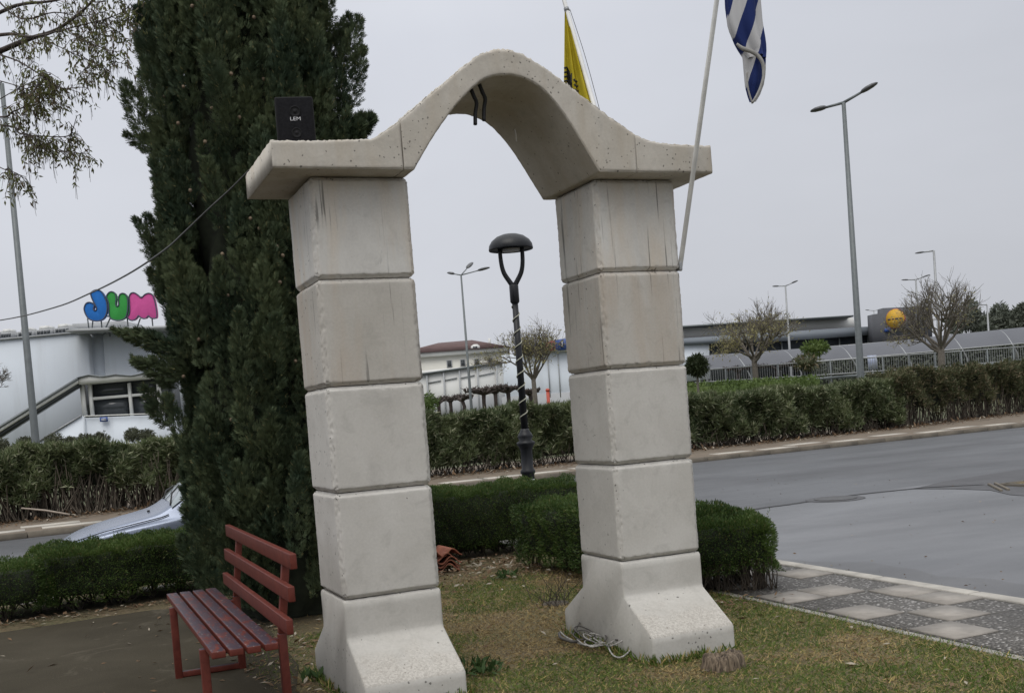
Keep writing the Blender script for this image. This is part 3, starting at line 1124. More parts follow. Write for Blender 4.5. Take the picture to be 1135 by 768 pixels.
# pair outer and inner outline by angle so that the ribs stay radial
sweep('arch_span', ins, ex, YF - .002, YB, 'conc_beam', 2, 190, .0085)
sweep('beam', [(1.969, zb), (2.50, zb)], [(1.969, 3.158), (2.03, 3.134), (2.083, 3.119), (2.15, 3.109), (2.213, 3.104), (2.35, 3.101), (2.497, 3.101)], YF, YB, 'conc_beam', 3, 50)

# --------------------------------------------------- things on the arch -----
sp = thing('loudspeaker', (-.035, .04, 3.079), 'black box loudspeaker standing on top of the left beam', 'loudspeaker')
sp.rotation_euler = (0, 0, -.2)
MB().box((-.035, .055, 3.213), (.205, .19, .266), None, .012).build('cabinet', 'black', sp)
g_ = MB().box((-.035, -.042, 3.213), (.188, .006, .248), None, .002).build('grille', 'black2', sp)
Ry = np.array([[1, 0, 0], [0, 0, -1], [0, 1, 0]])
for dz, rr in ((.05, .030), (-.065, .027)):
    MB().lathe((-.033, -.0445, 3.213 + dz), [(rr, 0), (rr, .003), (rr * .85, .004), (rr * .8, .001), (rr * .3, .001), (rr * .25, .004), (.001, .005)], 24, Ry).build('speaker_cone', 'black', sp)


def text_mesh(name, body, size, loc, R, mat, parent, ext=.001):
    cu = bpy.data.curves.new(name, 'FONT')
    cu.body = body
    cu.size = size
    cu.align_x = 'CENTER'
    cu.align_y = 'CENTER'
    cu.extrude = ext
    tmp = bpy.data.objects.new('tmp', cu)
    COL.objects.link(tmp)
    dg = bpy.context.evaluated_depsgraph_get()
    me = bpy.data.meshes.new_from_object(tmp.evaluated_get(dg))
    bpy.data.objects.remove(tmp)
    v = np.zeros(len(me.vertices) * 3)
    me.vertices.foreach_get('co', v)
    v = v.reshape(-1, 3)
    v[:, 0] *= 1.25
    v = v @ np.asarray(R).T + np.asarray(loc) - np.array(parent.location)
    me.vertices.foreach_set('co', v.ravel())
    me.materials.append(MAT[mat])
    o = bpy.data.objects.new(name, me)
    COL.objects.link(o)
    o.parent = parent
    return o


text_mesh('lettering', 'LEM', .027, (-.034, -.0465, 3.222), Ry, 'letters', sp)

st = thing('hanging_bracket', (.99, .1, 3.42), 'black two-strip bracket hanging under the arch', 'bracket')
for x0_, y0_ in ((.975, -.06), (1.035, -.05)):
    zt = 3.425 if x0_ < 1 else 3.452
    pth = catmull([(x0_, y0_, zt), (x0_ + .012, y0_ - .01, zt - .05), (x0_ + .03, y0_, zt - .085), (x0_ + .022, y0_ + .01, zt - .14), (x0_ + .012, y0_, zt - .21)], 5)
    MB().tube(pth, .0115, 6).build('strip', 'rubber', st)
for k_, (a_, b_, yy) in enumerate((((559.5, 83), (561, 89), .0), ((571, 146), (572.5, 157), .30))):
    p, q = ony(*a_, yy), ony(*b_, yy)
    p = p + np.array([0, 0, .015])
    tag(MB().tube([p, (p + q) / 2 + .003, q], .004, 5).build('wire_stub', 'white', origin=p),
        ('short white wire stub at the crown of the arch soffit', 'longer pale wire stub hanging from the dark inner soffit')[k_], 'wire', 'wire stubs under the arch')

# flagpoles
A = np.array([2.352, .04, 2.40])
B = onx(770, 175, 2.42)
# choose the point on that sight line that clears the front of the beam
B = ony(770.5, 175, -.225)
B[0] = B[0]
d_ = unit(B - A)
C0 = A - d_ * .28
C1 = A + d_ * 2.95
C0 = np.array([2.345, .15, 2.12])
p1 = thing('flagpole', C0, 'bare pale flagpole slanting up in front of the right beam end', 'flagpole', 'flagpoles on the arch')
MB().tube([A - d_ * .04, A, B, C1], [.0150, .0155, .0155, .0125], 10).build('pole', 'polewhite', p1)
MB().box((2.337, .055, 2.385), (.02, .09, .05), None, .003).build('bracket', 'polegrey', p1)
MB().lathe(C1, [(.001, -.02), (.022, -.01), (.026, .01), (.018, .028), (.001, .034)], 12).build('finial', 'polewhite', p1)

A2, B2 = ony(657, 112, .74), ony(625, 0, .95)
d2 = unit(B2 - A2)
S2 = np.array([2.0, .668, 2.9])
E2 = B2 + d2 * .5
p2 = thing('flagpole', A2 - d2 * .55, 'white flagpole with yellow flag rising behind the arch', 'flagpole', 'flagpoles on the arch')
MB().tube([A2 - d2 * .55, A2, B2, E2], [.0165, .016, .0145, .013], 10).build('pole', 'white', p2)
j_ = A2 + (B2 - A2) * .90
MB().tube([j_ - d2 * .012, j_ + d2 * .012], .019, 10).build('collar', 'polegrey', p2)
MB().tube(catmull([j_ + RH * .022, (j_ + A2) / 2 + RH * .034, A2 + RH * .03, A2 - d2 * .3 + RH * .022], 6), .0022, 5).build('halyard', 'cable', p2)
MB().box(A2 - d2 * .5 + np.array([-.02, -.02, 0]), (.06, .05, .09), None, .004).build('bracket', 'polegrey', p2)

# yellow flag hanging beside that pole
yf_ = MB()
nu, nv = 26, 24
top_pt = A2 + (B2 - A2) * .86
bot_pt = A2 + (B2 - A2) * -.25
Vg = np.zeros((nv, nu, 3))
for a in range(nv):
    t = a / (nv - 1)
    hoist = top_pt + (bot_pt - top_pt) * t
    xl = W(626, 12 + 100 * t, 7.75)
    fly = np.array([0, 0, 0.]) + top_pt + np.array([-.012 - .01 * t, -.004, -.62 * t])
    fly = W(625.8 - 1.5 * t, 13 + 115 * t, float((top_pt - CAM) @ FW))
    hoist[2] = min(hoist[2], top_pt[2])
    for b in range(nu):
        s = b / (nu - 1)
        p = hoist * (1 - s) + fly * s
        w_ = np.linalg.norm(hoist - fly)
        p = p + NH * (.035 * math.sin(s * 17 + t * 1.5) * min(1, w_ * 6))
        Vg[a, b] = p
i = np.arange(nv - 1)[:, None] * nu + np.arange(nu - 1)[None, :]
Fg = np.stack([i, i + 1, i + nu + 1, i + nu], -1).reshape(-1, 4)


def cloth_mat(name, c, c2):
    mt, nt, bs = nodes(name)
    co = objco(nt)
    f = maprange(nt, noise(nt, co, 9, 3), .3, .7)
    L(nt, mixc(nt, f, c, c2), bs.inputs['Base Color'])
    bs.inputs['Roughness'].default_value = .8
    bs.inputs['Specular IOR Level'].default_value = .15
    tr = N(nt, 'ShaderNodeBsdfTranslucent')
    tr.inputs['Color'].default_value = (*c2, 1)
    mx = N(nt, 'ShaderNodeMixShader')
    mx.inputs[0].default_value = .35
    L(nt, bs.outputs[0], mx.inputs[1])
    L(nt, tr.outputs[0], mx.inputs[2])
    L(nt, mx.outputs[0], nt.nodes['Material Output'].inputs['Surface'])
    return mt


MAT['yellowcloth'] = cloth_mat('yellow_cloth', (.46, .37, .02), (.56, .47, .05))
MAT['blackprint'] = simple('black_print', (.012, .012, .012), .8)
yfo = MB().add(Vg.reshape(-1, 3), Fg)
fl2 = thing('flag', top_pt, 'yellow flag with black emblem hanging behind the arch', 'flag', 'flags on the arch')
yc = yfo.build('cloth', 'yellowcloth', fl2, smooth=True)
em = MB()


def on_flag(s, t):
    a, b = t * (nv - 1), s * (nu - 1)
    i0, j0 = min(int(a), nv - 2), min(int(b), nu - 2)
    u, v = a - i0, b - j0
    p = (Vg[i0, j0] * (1 - u) * (1 - v) + Vg[i0 + 1, j0] * u * (1 - v) + Vg[i0, j0 + 1] * (1 - u) * v + Vg[i0 + 1, j0 + 1] * u * v)
    return p - NH * .006


for k in range(6):       # feathered wing strokes
    t0 = .56 + k * .042
    em.tube([on_flag(.97, t0), on_flag(.86, t0 - .03), on_flag(.74, t0 + .01), on_flag(.68, t0 + .075)], .0075, 5)
for k in range(4):
    t0 = .64 + k * .045
    em.tube([on_flag(.60, t0), on_flag(.53, t0 + .015), on_flag(.46, t0 - .01)], .0075, 5)
em.tube([on_flag(.66, .58), on_flag(.70, .70), on_flag(.64, .82), on_flag(.52, .86)], .006, 5)
em.build('emblem', 'blackprint', yc)

# draped blue and white flag below the top of the slanting pole


def stripe_mat():
    mt, nt, bs = nodes('blue_white_stripes')
    co = objco(nt)
    s = N(nt, 'ShaderNodeSeparateXYZ')
    L(nt, mapping(nt, co, (1, 1, 1), (0, 0, YAW)), s.inputs[0])
    v = mathn(nt, 'ADD', mathn(nt, 'MULTIPLY', s.outputs[0], 1.0), mathn(nt, 'MULTIPLY', s.outputs[2], -.36))
    v = mathn(nt, 'ADD', v, mathn(nt, 'MULTIPLY', noise(nt, co, 3, 2), .03))
    w = mathn(nt, 'FRACT', mathn(nt, 'MULTIPLY', v, 7.2))
    b = mathn(nt, 'LESS_THAN', w, .5)
    col = mixc(nt, b, (.44, .44, .45), (.014, .026, .11))
    L(nt, col, bs.inputs['Base Color'])
    bs.inputs['Roughness'].default_value = .8
    bs.inputs['Specular IOR Level'].default_value = .15
    return mt


MAT['stripes'] = stripe_mat()
MAT['greycloth'] = simple('grey_white_cloth', (.27, .265, .25), .85, .2, 20)
DF = float((C1 - CAM) @ FW) + .04


def drape(rows, name, mat, parent, nsd=40, deep=.075, folds=5, ph=0.0):
    V_ = []
    for k, (xl, xr, yy) in enumerate(rows):
        c = W((xl + xr) / 2, yy, DF)
        rw = (xr - xl) / 2 / FPX * DF
        for j in range(nsd):
            a = 2 * PI * j / nsd
            rp = 1 + .26 * math.sin(folds * a + ph + k * .05) + .08 * math.sin(2 * a + k * .1)
            V_.append(c + RH * math.cos(a) * rw * min(rp, 1.06) + NH * math.sin(a) * deep * rp * min(1, rw / .05))
    k = len(rows)
    F_ = [[a * nsd + b, a * nsd + (b + 1) % nsd, (a + 1) * nsd + (b + 1) % nsd, (a + 1) * nsd + b] for a in range(k - 1) for b in range(nsd)]
    F_ += [list(range(nsd)), [(k - 1) * nsd + b for b in range(nsd)][::-1]]
    return MB().add(np.array(V_), F_).build(name, mat, parent, smooth=True)


def rows_of(keys, n):
    k = np.array(keys, float)
    yy = np.linspace(k[0, 2], k[-1, 2], n)
    return [(np.interp(y_, k[:, 2], k[:, 0]), np.interp(y_, k[:, 2], k[:, 1]), y_) for y_ in yy]


fl1 = thing('flag', W(825, 115, DF), 'furled blue and white striped flag knotted at its lower end', 'flag', 'flags on the arch')
drape(rows_of([(812, 824, -250), (806, 832, -190), (801, 838, -100), (803, 841, -20), (804, 842, 5), (807, 844, 28), (813, 847, 44), (820, 848.5, 56), (828, 848, 66)], 48),
      'upper_cloth', 'stripes', fl1)
drape(rows_of([(823, 846, 56), (824, 848, 66), (825, 848, 78), (826.5, 846, 95), (829, 842, 106), (831, 838, 113)], 26), 'lower_cloth', 'stripes', fl1, 40, .045, 4, 1.2)
kp = np.array([W(*p, DF - .085) for p in [(816.5, 49), (823, 54), (832, 57), (840, 62), (845.5, 71), (846.5, 84), (843.5, 96), (839, 106), (834, 114)]])
kp = catmull(kp, 5)
MB().tube(kp, np.interp(np.linspace(0, 1, len(kp)), [0, .15, .6, 1], [.007, .012, .009, .006]), 8).build('knot', 'greycloth', fl1, smooth=True)
kp = catmull(np.array([W(*p, DF - .055) for p in [(828, 80), (828.5, 95), (831, 106), (834, 115)]]), 5)
MB().tube(kp, .005, 7).build('hem', 'greycloth', fl1, smooth=True)

# overhead cable from the left beam
cp = [(W(*p, D)) for p, D in [((276, 189), 6.62), ((254, 211), 6.95), ((230, 233), 7.3), ((205, 257), 7.7), ((180, 279), 8.3), ((140, 305), 9.8), ((100, 325), 12), ((60, 341), 14.5), ((0, 355), 18), ((-90, 366), 23), ((-240, 366), 30)]]
tag(MB().tube(catmull(cp, 6), np.linspace(.0045, .011, 61), 6).build('overhead_cable', 'cable', origin=cp[0]),
    'thin dark cable sagging from the left beam past the tall cypress', 'cable')

# rope coil at the foot of the right column
rc = onz(665, 714, .0)
rp = thing('rope_coil', (rc[0], rc[1], 0), 'tangled grey cord lying in the grass against the right column base', 'rope')


def px_loop(pts, z, r, mat, nm, wob=.01):
    q = np.array([onz(*p, z) for p in pts])
    q = catmull(q, 8)
    q[:, 2] += wob * (1 + np.sin(np.arange(len(q)) * .17)) * .8
    MB().tube(q, r, 6).build(nm, mat, rp, smooth=True)


px_loop([(621, 701), (626, 707), (634, 711), (645, 714), (655, 716), (664, 714), (672, 715), (680, 712), (690, 706), (698, 706), (703, 713), (699, 722), (690, 728), (681, 727), (675, 720), (674, 713), (680, 708)], .02, .0055, 'rope', 'strand')
px_loop([(640, 710), (648, 717), (660, 717), (668, 712), (658, 708), (648, 713), (655, 719), (668, 716), (676, 714), (688, 716), (696, 712)], .03, .0055, 'rope', 'strand')
px_loop([(638, 702), (645, 693), (656, 692), (666, 697), (672, 706), (671, 714)], .07, .006, 'rope_dark', 'strand', .02)
px_loop([(620, 703), (622, 709), (632, 712), (640, 711)], .03, .011, 'rope_dark', 'strand')

for k in range(7):
    lx = onz(*[(650, 713), (656, 716), (662, 712), (690, 716), (684, 718), (694, 714), (645, 710)][k], .02)
    rr_ = rng.uniform(.035, .075)
    aa = np.linspace(0, 2 * PI * rng.uniform(.8, 1.5), 26)
    tl = rng.normal(size=2) * .5
    q = np.stack([lx[0] + rr_ * np.cos(aa + k) * (1 + .12 * np.sin(3 * aa)), lx[1] + rr_ * np.sin(aa + k), lx[2] + .02 + rr_ * (.35 + .5 * abs(tl[0])) * (1 + np.sin(aa * 1.0 + tl[1]))], 1)
    MB().tube(q, .0042 if k % 3 else .005, 6).build('strand', 'rope' if k % 3 else 'rope_dark', rp, smooth=True)

# stump
sc_ = onz(803, 739, 0)
v, f = [], []
ns = 40
for k, (zz_, rr) in enumerate(((-.03, .135), (.012, .13), (.035, .124), (.060, .118), (.075, .105), (.070, .06), (.068, .02))):
    for j in range(ns):
        a = 2 * PI * j / ns
        r2 = rr * (1 + .08 * math.sin(a * 3 + 1) + .05 * math.sin(a * 8) + .07 * math.sin(a * 19) + .02 * math.sin(a * 5 + k))
        v.append((sc_[0] + r2 * math.cos(a), sc_[1] + .75 * r2 * math.sin(a), zz_ + ((.007 * math.sin(a * 3) + .009 * math.sin(a * 17)) if k > 2 else 0)))
f = [[a * ns + b, a * ns + (b + 1) % ns, (a + 1) * ns + (b + 1) % ns, (a + 1) * ns + b] for a in range(6) for b in range(ns)] + [[6 * ns + b for b in range(ns)]]
tag(MB().add(v, f).build('tree_stump', 'stump', origin=(sc_[0], sc_[1], 0)), 'low weathered tree stump beside the right column base', 'stump')

# stack of roof tiles
tc = onz(493, 631, 0)
for k in range(5):
    n1, n2 = 22, 6
    vv = []
    for sgn in (0, 1):
        for a in range(n1):
            for b in range(n2):
                s = a / (n1 - 1)
                x_ = (s - .5) * .30
                z_ = .035 * math.cos(s * PI * 3.0) + .012 * (1 - sgn)
                vv.append((x_, (b / (n2 - 1) - .5) * .40, z_))
    vv = np.array(vv)
    m_ = n1 * n2
    ff = [[a * n2 + b, a * n2 + b + 1, (a + 1) * n2 + b + 1, (a + 1) * n2 + b] for a in range(n1 - 1) for b in range(n2 - 1)]
    ff = [q for q in ff] + [[m_ + i for i in q[::-1]] for q in ff]
    brd = [(a * n2) for a in range(n1)] + [(n1 - 1) * n2 + b for b in range(1, n2)] + [a * n2 + n2 - 1 for a in range(n1 - 2, -1, -1)] + [b for b in range(n2 - 2, 0, -1)]
    ff += [[brd[q], brd[(q + 1) % len(brd)], m_ + brd[(q + 1) % len(brd)], m_ + brd[q]] for q in range(len(brd))]
    an = -.25 + .05 * k + rng.normal() * .04
    c, s = math.cos(an), math.sin(an)
    vv = vv @ np.array([[c, -s, 0], [s, c, 0], [0, 0, 1]]).T + np.array([tc[0] + rng.normal() * .015, tc[1] + rng.normal() * .015, .04 + k * .036])
    o = recalc(MB().add(vv, ff).build('roof_tile', 'tile', origin=(tc[0], tc[1], .02 + k * .036)))
    tag(o, ['terracotta roof tile at the bottom of the stack by the hedge', 'terracotta roof tile second from the bottom of the stack', 'terracotta roof tile in the middle of the stack',
            'terracotta roof tile second from the top of the stack', 'terracotta roof tile lying topmost on the stack behind the left column'][k], 'roof tile', 'stacked roof tiles')

# ------------------------------------------------------------ the bench -----
bn = thing('park_bench', (-.6, .6, 0), 'worn dark red slatted park bench on the brown paving', 'bench')
ZS = .50
s_ = MB()
for k in range(4):
    xx = -.757 + k * .086
    s_.box((xx, .635, ZS - .018), (.068, 2.31, .036), None, .005)
s_.build('seat', 'benchred', bn)
s_ = MB()
for zz_, xx in ((.888, -.352), (.725, -.375), (.562, -.397)):
    s_.box((xx, .63, zz_), (.034, 2.26, .078), None, .005)
s_.build('backrest', 'benchred', bn)
for yy in (1.40, -.18):
    MB().bar((-.79, yy, -.01), (-.79, yy, ZS - .04), .045, .045, (0, 1, 0), .004).build('leg', 'benchred', bn)
    MB().bar((-.385, yy, -.01), (-.385, yy, ZS - .02), .045, .045, (0, 1, 0), .004).build('leg', 'benchred', bn)
    MB().bar((-.385, yy, ZS - .02), (-.327, yy, .91), .040, .041, (0, 1, 0), .004).build('post', 'benchred', bn)
    MB().bar((-.79, yy, .02), (-.385, yy, .021), .038, .036, (0, 0, 1), .004).build('runner', 'benchred', bn)
    MB().bar((-.79, yy, ZS - .058), (-.385, yy, ZS - .060), .038, .038, (0, 0, 1), .004).build('seat_rail', 'benchred', bn)

# --------------------------------------------------------------- hedges -----


def hedge(label, p0, p1, depth, z1, n, group='clipped hedges round the park corner', z0=.05, **k):
    t = thing('clipped_hedge', (*((np.array(p0) + p1) / 2), 0), label, 'hedge', group)
    hedge_box('foliage', 'hedge', t, p0, p1, depth, z0, z1, n, **k)
    return t


hedge('lower dull green end of the clipped hedge at the left edge', (-5.2, 4.75), (-1.62, 4.98), 1.05, .48, 80000)
hedge('bright topped clipped hedge in front of the silver car', (-1.58, 4.98), (.75, 5.30), 1.05, .555, 90000)
hedge('tall dark clipped hedge behind the pile of roof tiles', (.85, 5.30), (3.95, 4.98), 1.0, .72, 115000)
hedge('square-ended clipped hedge running past the right column to the pavement', (2.74, 4.15), (3.02, 1.55), .78, .63, 80000)
hedge('woody stemmed bushy hedge end right of the right column', (3.0, 1.42), (3.72, 1.12), .85, .55, 34000, z0=.14, lump=.07, stems=120, thin=.45)

# ------------------------------------------------------------- cypress ------
cyb = np.array([.32, 3.35, 0])
cy = thing('cypress_tree', cyb, 'tall dark cypress rising behind the left column and the bench', 'tree')
MB().tube([cyb + (0, 0, -.05), cyb + (.02, 0, 1), cyb + (0, .03, 4), cyb + (0, 0, 7.2)], [.17, .13, .09, .02], 9).build('trunk', 'barkdark', cy)


def cyr(z):
    return np.interp(z, [0, .25, .8, 1.6, 2.6, 3.6, 4.6, 5.4, 6.2, 7.0, 7.6], [.50, .70, .73, .70, .69, .68, .64, .62, .56, .40, .06])


cm = MB()
plume = []
for k in range(720):
    z = rng.uniform(.05, 7.0)
    a = rng.uniform(0, 2 * PI)
    r = cyr(z) * (.74 + .24 * rng.random()) * (1 + .10 * math.sin(a * 3 + z * 1.3) + .06 * math.sin(a * 7 - z * 2.1))
    p = cyb + np.array([math.cos(a) * r, math.sin(a) * r, z])
    d = np.array([math.cos(a) * .17, math.sin(a) * .17, 1.0]) + rng.normal(size=3) * .12
    plume.append((p, unit(d), rng.uniform(.40, .85), rng.uniform(.075, .14)))
# the loose boughs that stand clear of the column of foliage
for (x0, y0), (x1, y1), D, ln_, rr in [((372, 120), (398, 22), 9.3, 1.0, .13), ((360, 90), (386, 20), 9.4, .8, .14), ((375, 175), (402, 128), 9.2, .55, .10), ((355, 170), (381, 90), 9.2, .8, .12), ((340, 60), (366, -10), 9.4, .8, .14),
                                     ((392, 155), (412, 128), 9.3, .32, .05), ((385, 155), (396, 130), 9.3, .3, .05), ((340, 160), (352, 60), 9.3, .8, .13), ((180, 170), (141, 150), 9.3, .42, .055), ((190, 110), (155, 45), 9.3, .6, .10),
                                     ((195, 390), (127, 366), 9.0, .62, .06), ((205, 392), (140, 372), 9.0, .6, .07), ((200, 430), (147, 398), 9.0, .55, .065), ((205, 420), (150, 400), 8.9, .5, .07), ((190, 470), (160, 430), 9.0, .45, .09),
                                     ((185, 290), (163, 240), 9.2, .5, .08), ((240, 600), (215, 545), 8.6, .5, .10), ((235, 650), (200, 595), 8.6, .5, .10), ((190, 90), (160, 10), 9.4, .7, .12), ((190, 330), (166, 300), 9.1, .4, .07)]:
    a_, b_ = W(x0, y0, D), W(x1, y1, D - .1)
    plume.append((a_, unit(b_ - a_), np.linalg.norm(b_ - a_), rr))
    plume.append((a_ + sph(1)[0] * .06, unit(b_ - a_ + sph(1)[0] * .12), np.linalg.norm(b_ - a_) * .75, rr))
for p, d, ln_, rr in plume:
    n = int(90 + 4200 * ln_ * rr)
    t = rng.random(n) ** .8
    pr = rr * np.interp(t, [0, .25, .7, 1], [.55, 1, .7, .08])
    R = frames(d[None])[0]
    a = rng.uniform(0, 2 * PI, n)
    q = pr * np.sqrt(rng.uniform(.25, 1, n))
    off = np.outer(np.cos(a) * q, R[:, 1]) + np.outer(np.sin(a) * q, R[:, 2])
    P = p + np.outer(t * ln_, d) + off
    dirs = d * 1.0 + unit(off) * .5 + rng.normal(size=(n, 3)) * .22
    scatter(cm, *FAN, P, dirs, rng.uniform(.036, .078, n))
# inner mass: solid shell, coloured dark for the shade between the sprays
zz_ = np.linspace(.0, 7.3, 60)
aa = np.linspace(0, 2 * PI, 48, endpoint=False)
Zc, Ac = np.meshgrid(zz_, aa, indexing='ij')
Rc = cyr(Zc) * (.66 + .06 * np.sin(Ac * 5 + Zc * 3) + .05 * np.sin(Ac * 11 - Zc * 7))
Vc = np.stack([cyb[0] + Rc * np.cos(Ac), cyb[1] + Rc * np.sin(Ac), Zc], -1).reshape(-1, 3)
i = np.arange(59)[:, None] * 48
j = np.arange(48)[None, :]
cm.build('crown', 'cypress', cy)
cm = MB()
cm.add(Vc, np.stack([i + j, i + (j + 1) % 48, i + 48 + (j + 1) % 48, i + 48 + j], -1).reshape(-1, 4))
cm.build('crown_shade_core', 'leafshade', cy)
cn = MB()
MAT['cone'] = simple('cypress_cones', (.20, .15, .10), .8, .3, 9, world=True)
for k in range(70):
    z = rng.uniform(1.5, 5.6)
    a = rng.uniform(PI * .95, 1.95 * PI)
    r = cyr(z) * rng.uniform(.98, 1.10)
    cn.lathe(cyb + np.array([math.cos(a) * r, math.sin(a) * r, z]), [(.002, -.016), (.012, -.01), (.016, 0), (.012, .011), (.002, .016)], 7)
cn.build('cones', 'cone', cy)

# --------------------------------------------- overhanging maple, top left --
mpx = W(-330, 700, 9.0)
mpb = np.array([mpx[0], mpx[1], 0])
mp = thing('leafing_tree', mpb, 'tree coming into leaf whose drooping branches hang in at the upper left', 'tree')
tb = MB()
tb.tube(catmull([mpb + (0, 0, -.05), mpb + (.05, 0, 1.2), mpb + (.0, .05, 2.6), mpb + (.1, .1, 4.2), mpb + (.3, .1, 6.2)], 5), np.linspace(.2, .07, 21), 9)
tb.build('trunk', 'bark', mp)
lb = MB()
lv_p, lv_d = [], []
hub = mpb + np.array([.1, .1, 4.0])


def limb(pts, r0, r1, D0, D1):
    q = np.array([W(x, y, D) for (x, y), D in zip(pts, np.linspace(D0, D1, len(pts)))])
    q = catmull(q, 5)
    lb.tube(q, np.linspace(r0, r1, len(q)) * .6, 6)
    return q


limbs = [limb([(-330, 200), (-120, 110), (0, 57), (34, 43), (65, 32), (101, 3), (120, -30)], .05, .008, 9, 8.2),
         limb([(-300, 170), (-100, 60), (0, 39), (31, 41), (55, 38)], .035, .010, 9, 8.0),
         limb([(-100, 60), (0, 14), (25, 5), (60, 1), (110, -12), (150, -25)], .028, .007, 8.6, 8.4),
         limb([(34, 43), (60, 36), (95, 27), (115, 22), (135, 14), (146, 3)], .010, .004, 8.3, 8.1),
         limb([(0, 61), (20, 68), (40, 80), (58, 92), (70, 98), (92, 97), (99, 99)], .012, .003, 8.2, 7.9),
         limb([(-200, 150), (-60, 120), (0, 130), (14, 124), (30, 118), (45, 114), (52, 104)], .018, .003, 8.8, 8.3),
         limb([(-200, 180), (-60, 140), (10, 140), (22, 148), (45, 151), (75, 151), (82, 140)], .018, .003, 8.8, 8.1),
         limb([(22, 148), (40, 152), (55, 158), (66, 166), (80, 171), (90, 170)], .006, .003, 8.2, 8.0),
         limb([(50, 45), (72, 55), (95, 66), (110, 73), (116, 76)], .007, .003, 8.2, 8.0),
         limb([(65, 32), (88, 42), (105, 50), (122, 56), (133, 58)], .007, .003, 8.2, 8.0),
         limb([(100, 20), (118, 28), (128, 34)], .005, .003, 8.2, 8.1),
         limb([(-60, 200), (-20, 180), (5, 188), (18, 192), (24, 196)], .01, .003, 8.4, 8.2),
         limb([(0, 90), (18, 95), (35, 100), (45, 94)], .008, .003, 8.2, 8.0), limb([(0, 110), (25, 96), (50, 86), (62, 96)], .006, .003, 8.2, 8.1),
         limb([(20, 140), (32, 158), (45, 165)], .006, .003, 8.2, 8.1),
         limb([(70, -20), (100, 2), (130, -4), (160, -20)], .008, .003, 8.2, 8.1), limb([(-20, -20), (20, 20), (60, 14), (90, 18), (120, 12)], .012, .003, 8.5, 8.2)]
for q in limbs:
    n_tw = int(len(q) * 1.15)
    for k in range(n_tw):
        i0 = rng.integers(len(q) // 4, len(q))
        p = q[i0]
        d = unit(rng.normal(size=3) * .6 + np.array([.1, 0, -.35]))
        l_ = rng.uniform(.05, .19)
        e = p + d * l_ + np.array([0, 0, -.04])
        lb.tube([p, p + d * l_ * .5 + np.array([0, 0, .012]), e], [.0035, .0028, .0018], 3, False)
        for t in np.linspace(.35, 1, 2 + int(l_ * 12)):
            for _ in range(4):
                lv_p.append(p + (e - p) * t + rng.normal(size=3) * .012)
                lv_d.append(rng.normal(size=3) * .55 + np.array([0, 0, -.85]))
        # hanging catkin threads
        if rng.random() < .6:
            g0 = e
            for _ in range(2):
                g1 = g0 + np.array([rng.normal() * .01, rng.normal() * .01, -rng.uniform(.05, .12)])
                lb.tube([g0, g1], [.0016, .0012], 3, False)
lb.build('branches', 'barkdark', mp)
mbl = MB()
scatter(mbl, *LEAF, np.array(lv_p), np.array(lv_d), rng.uniform(.026, .056, len(lv_p)))
mbl.build('leaves', 'maple', mp)

# --------------------------------------------- oleander hedge across street -


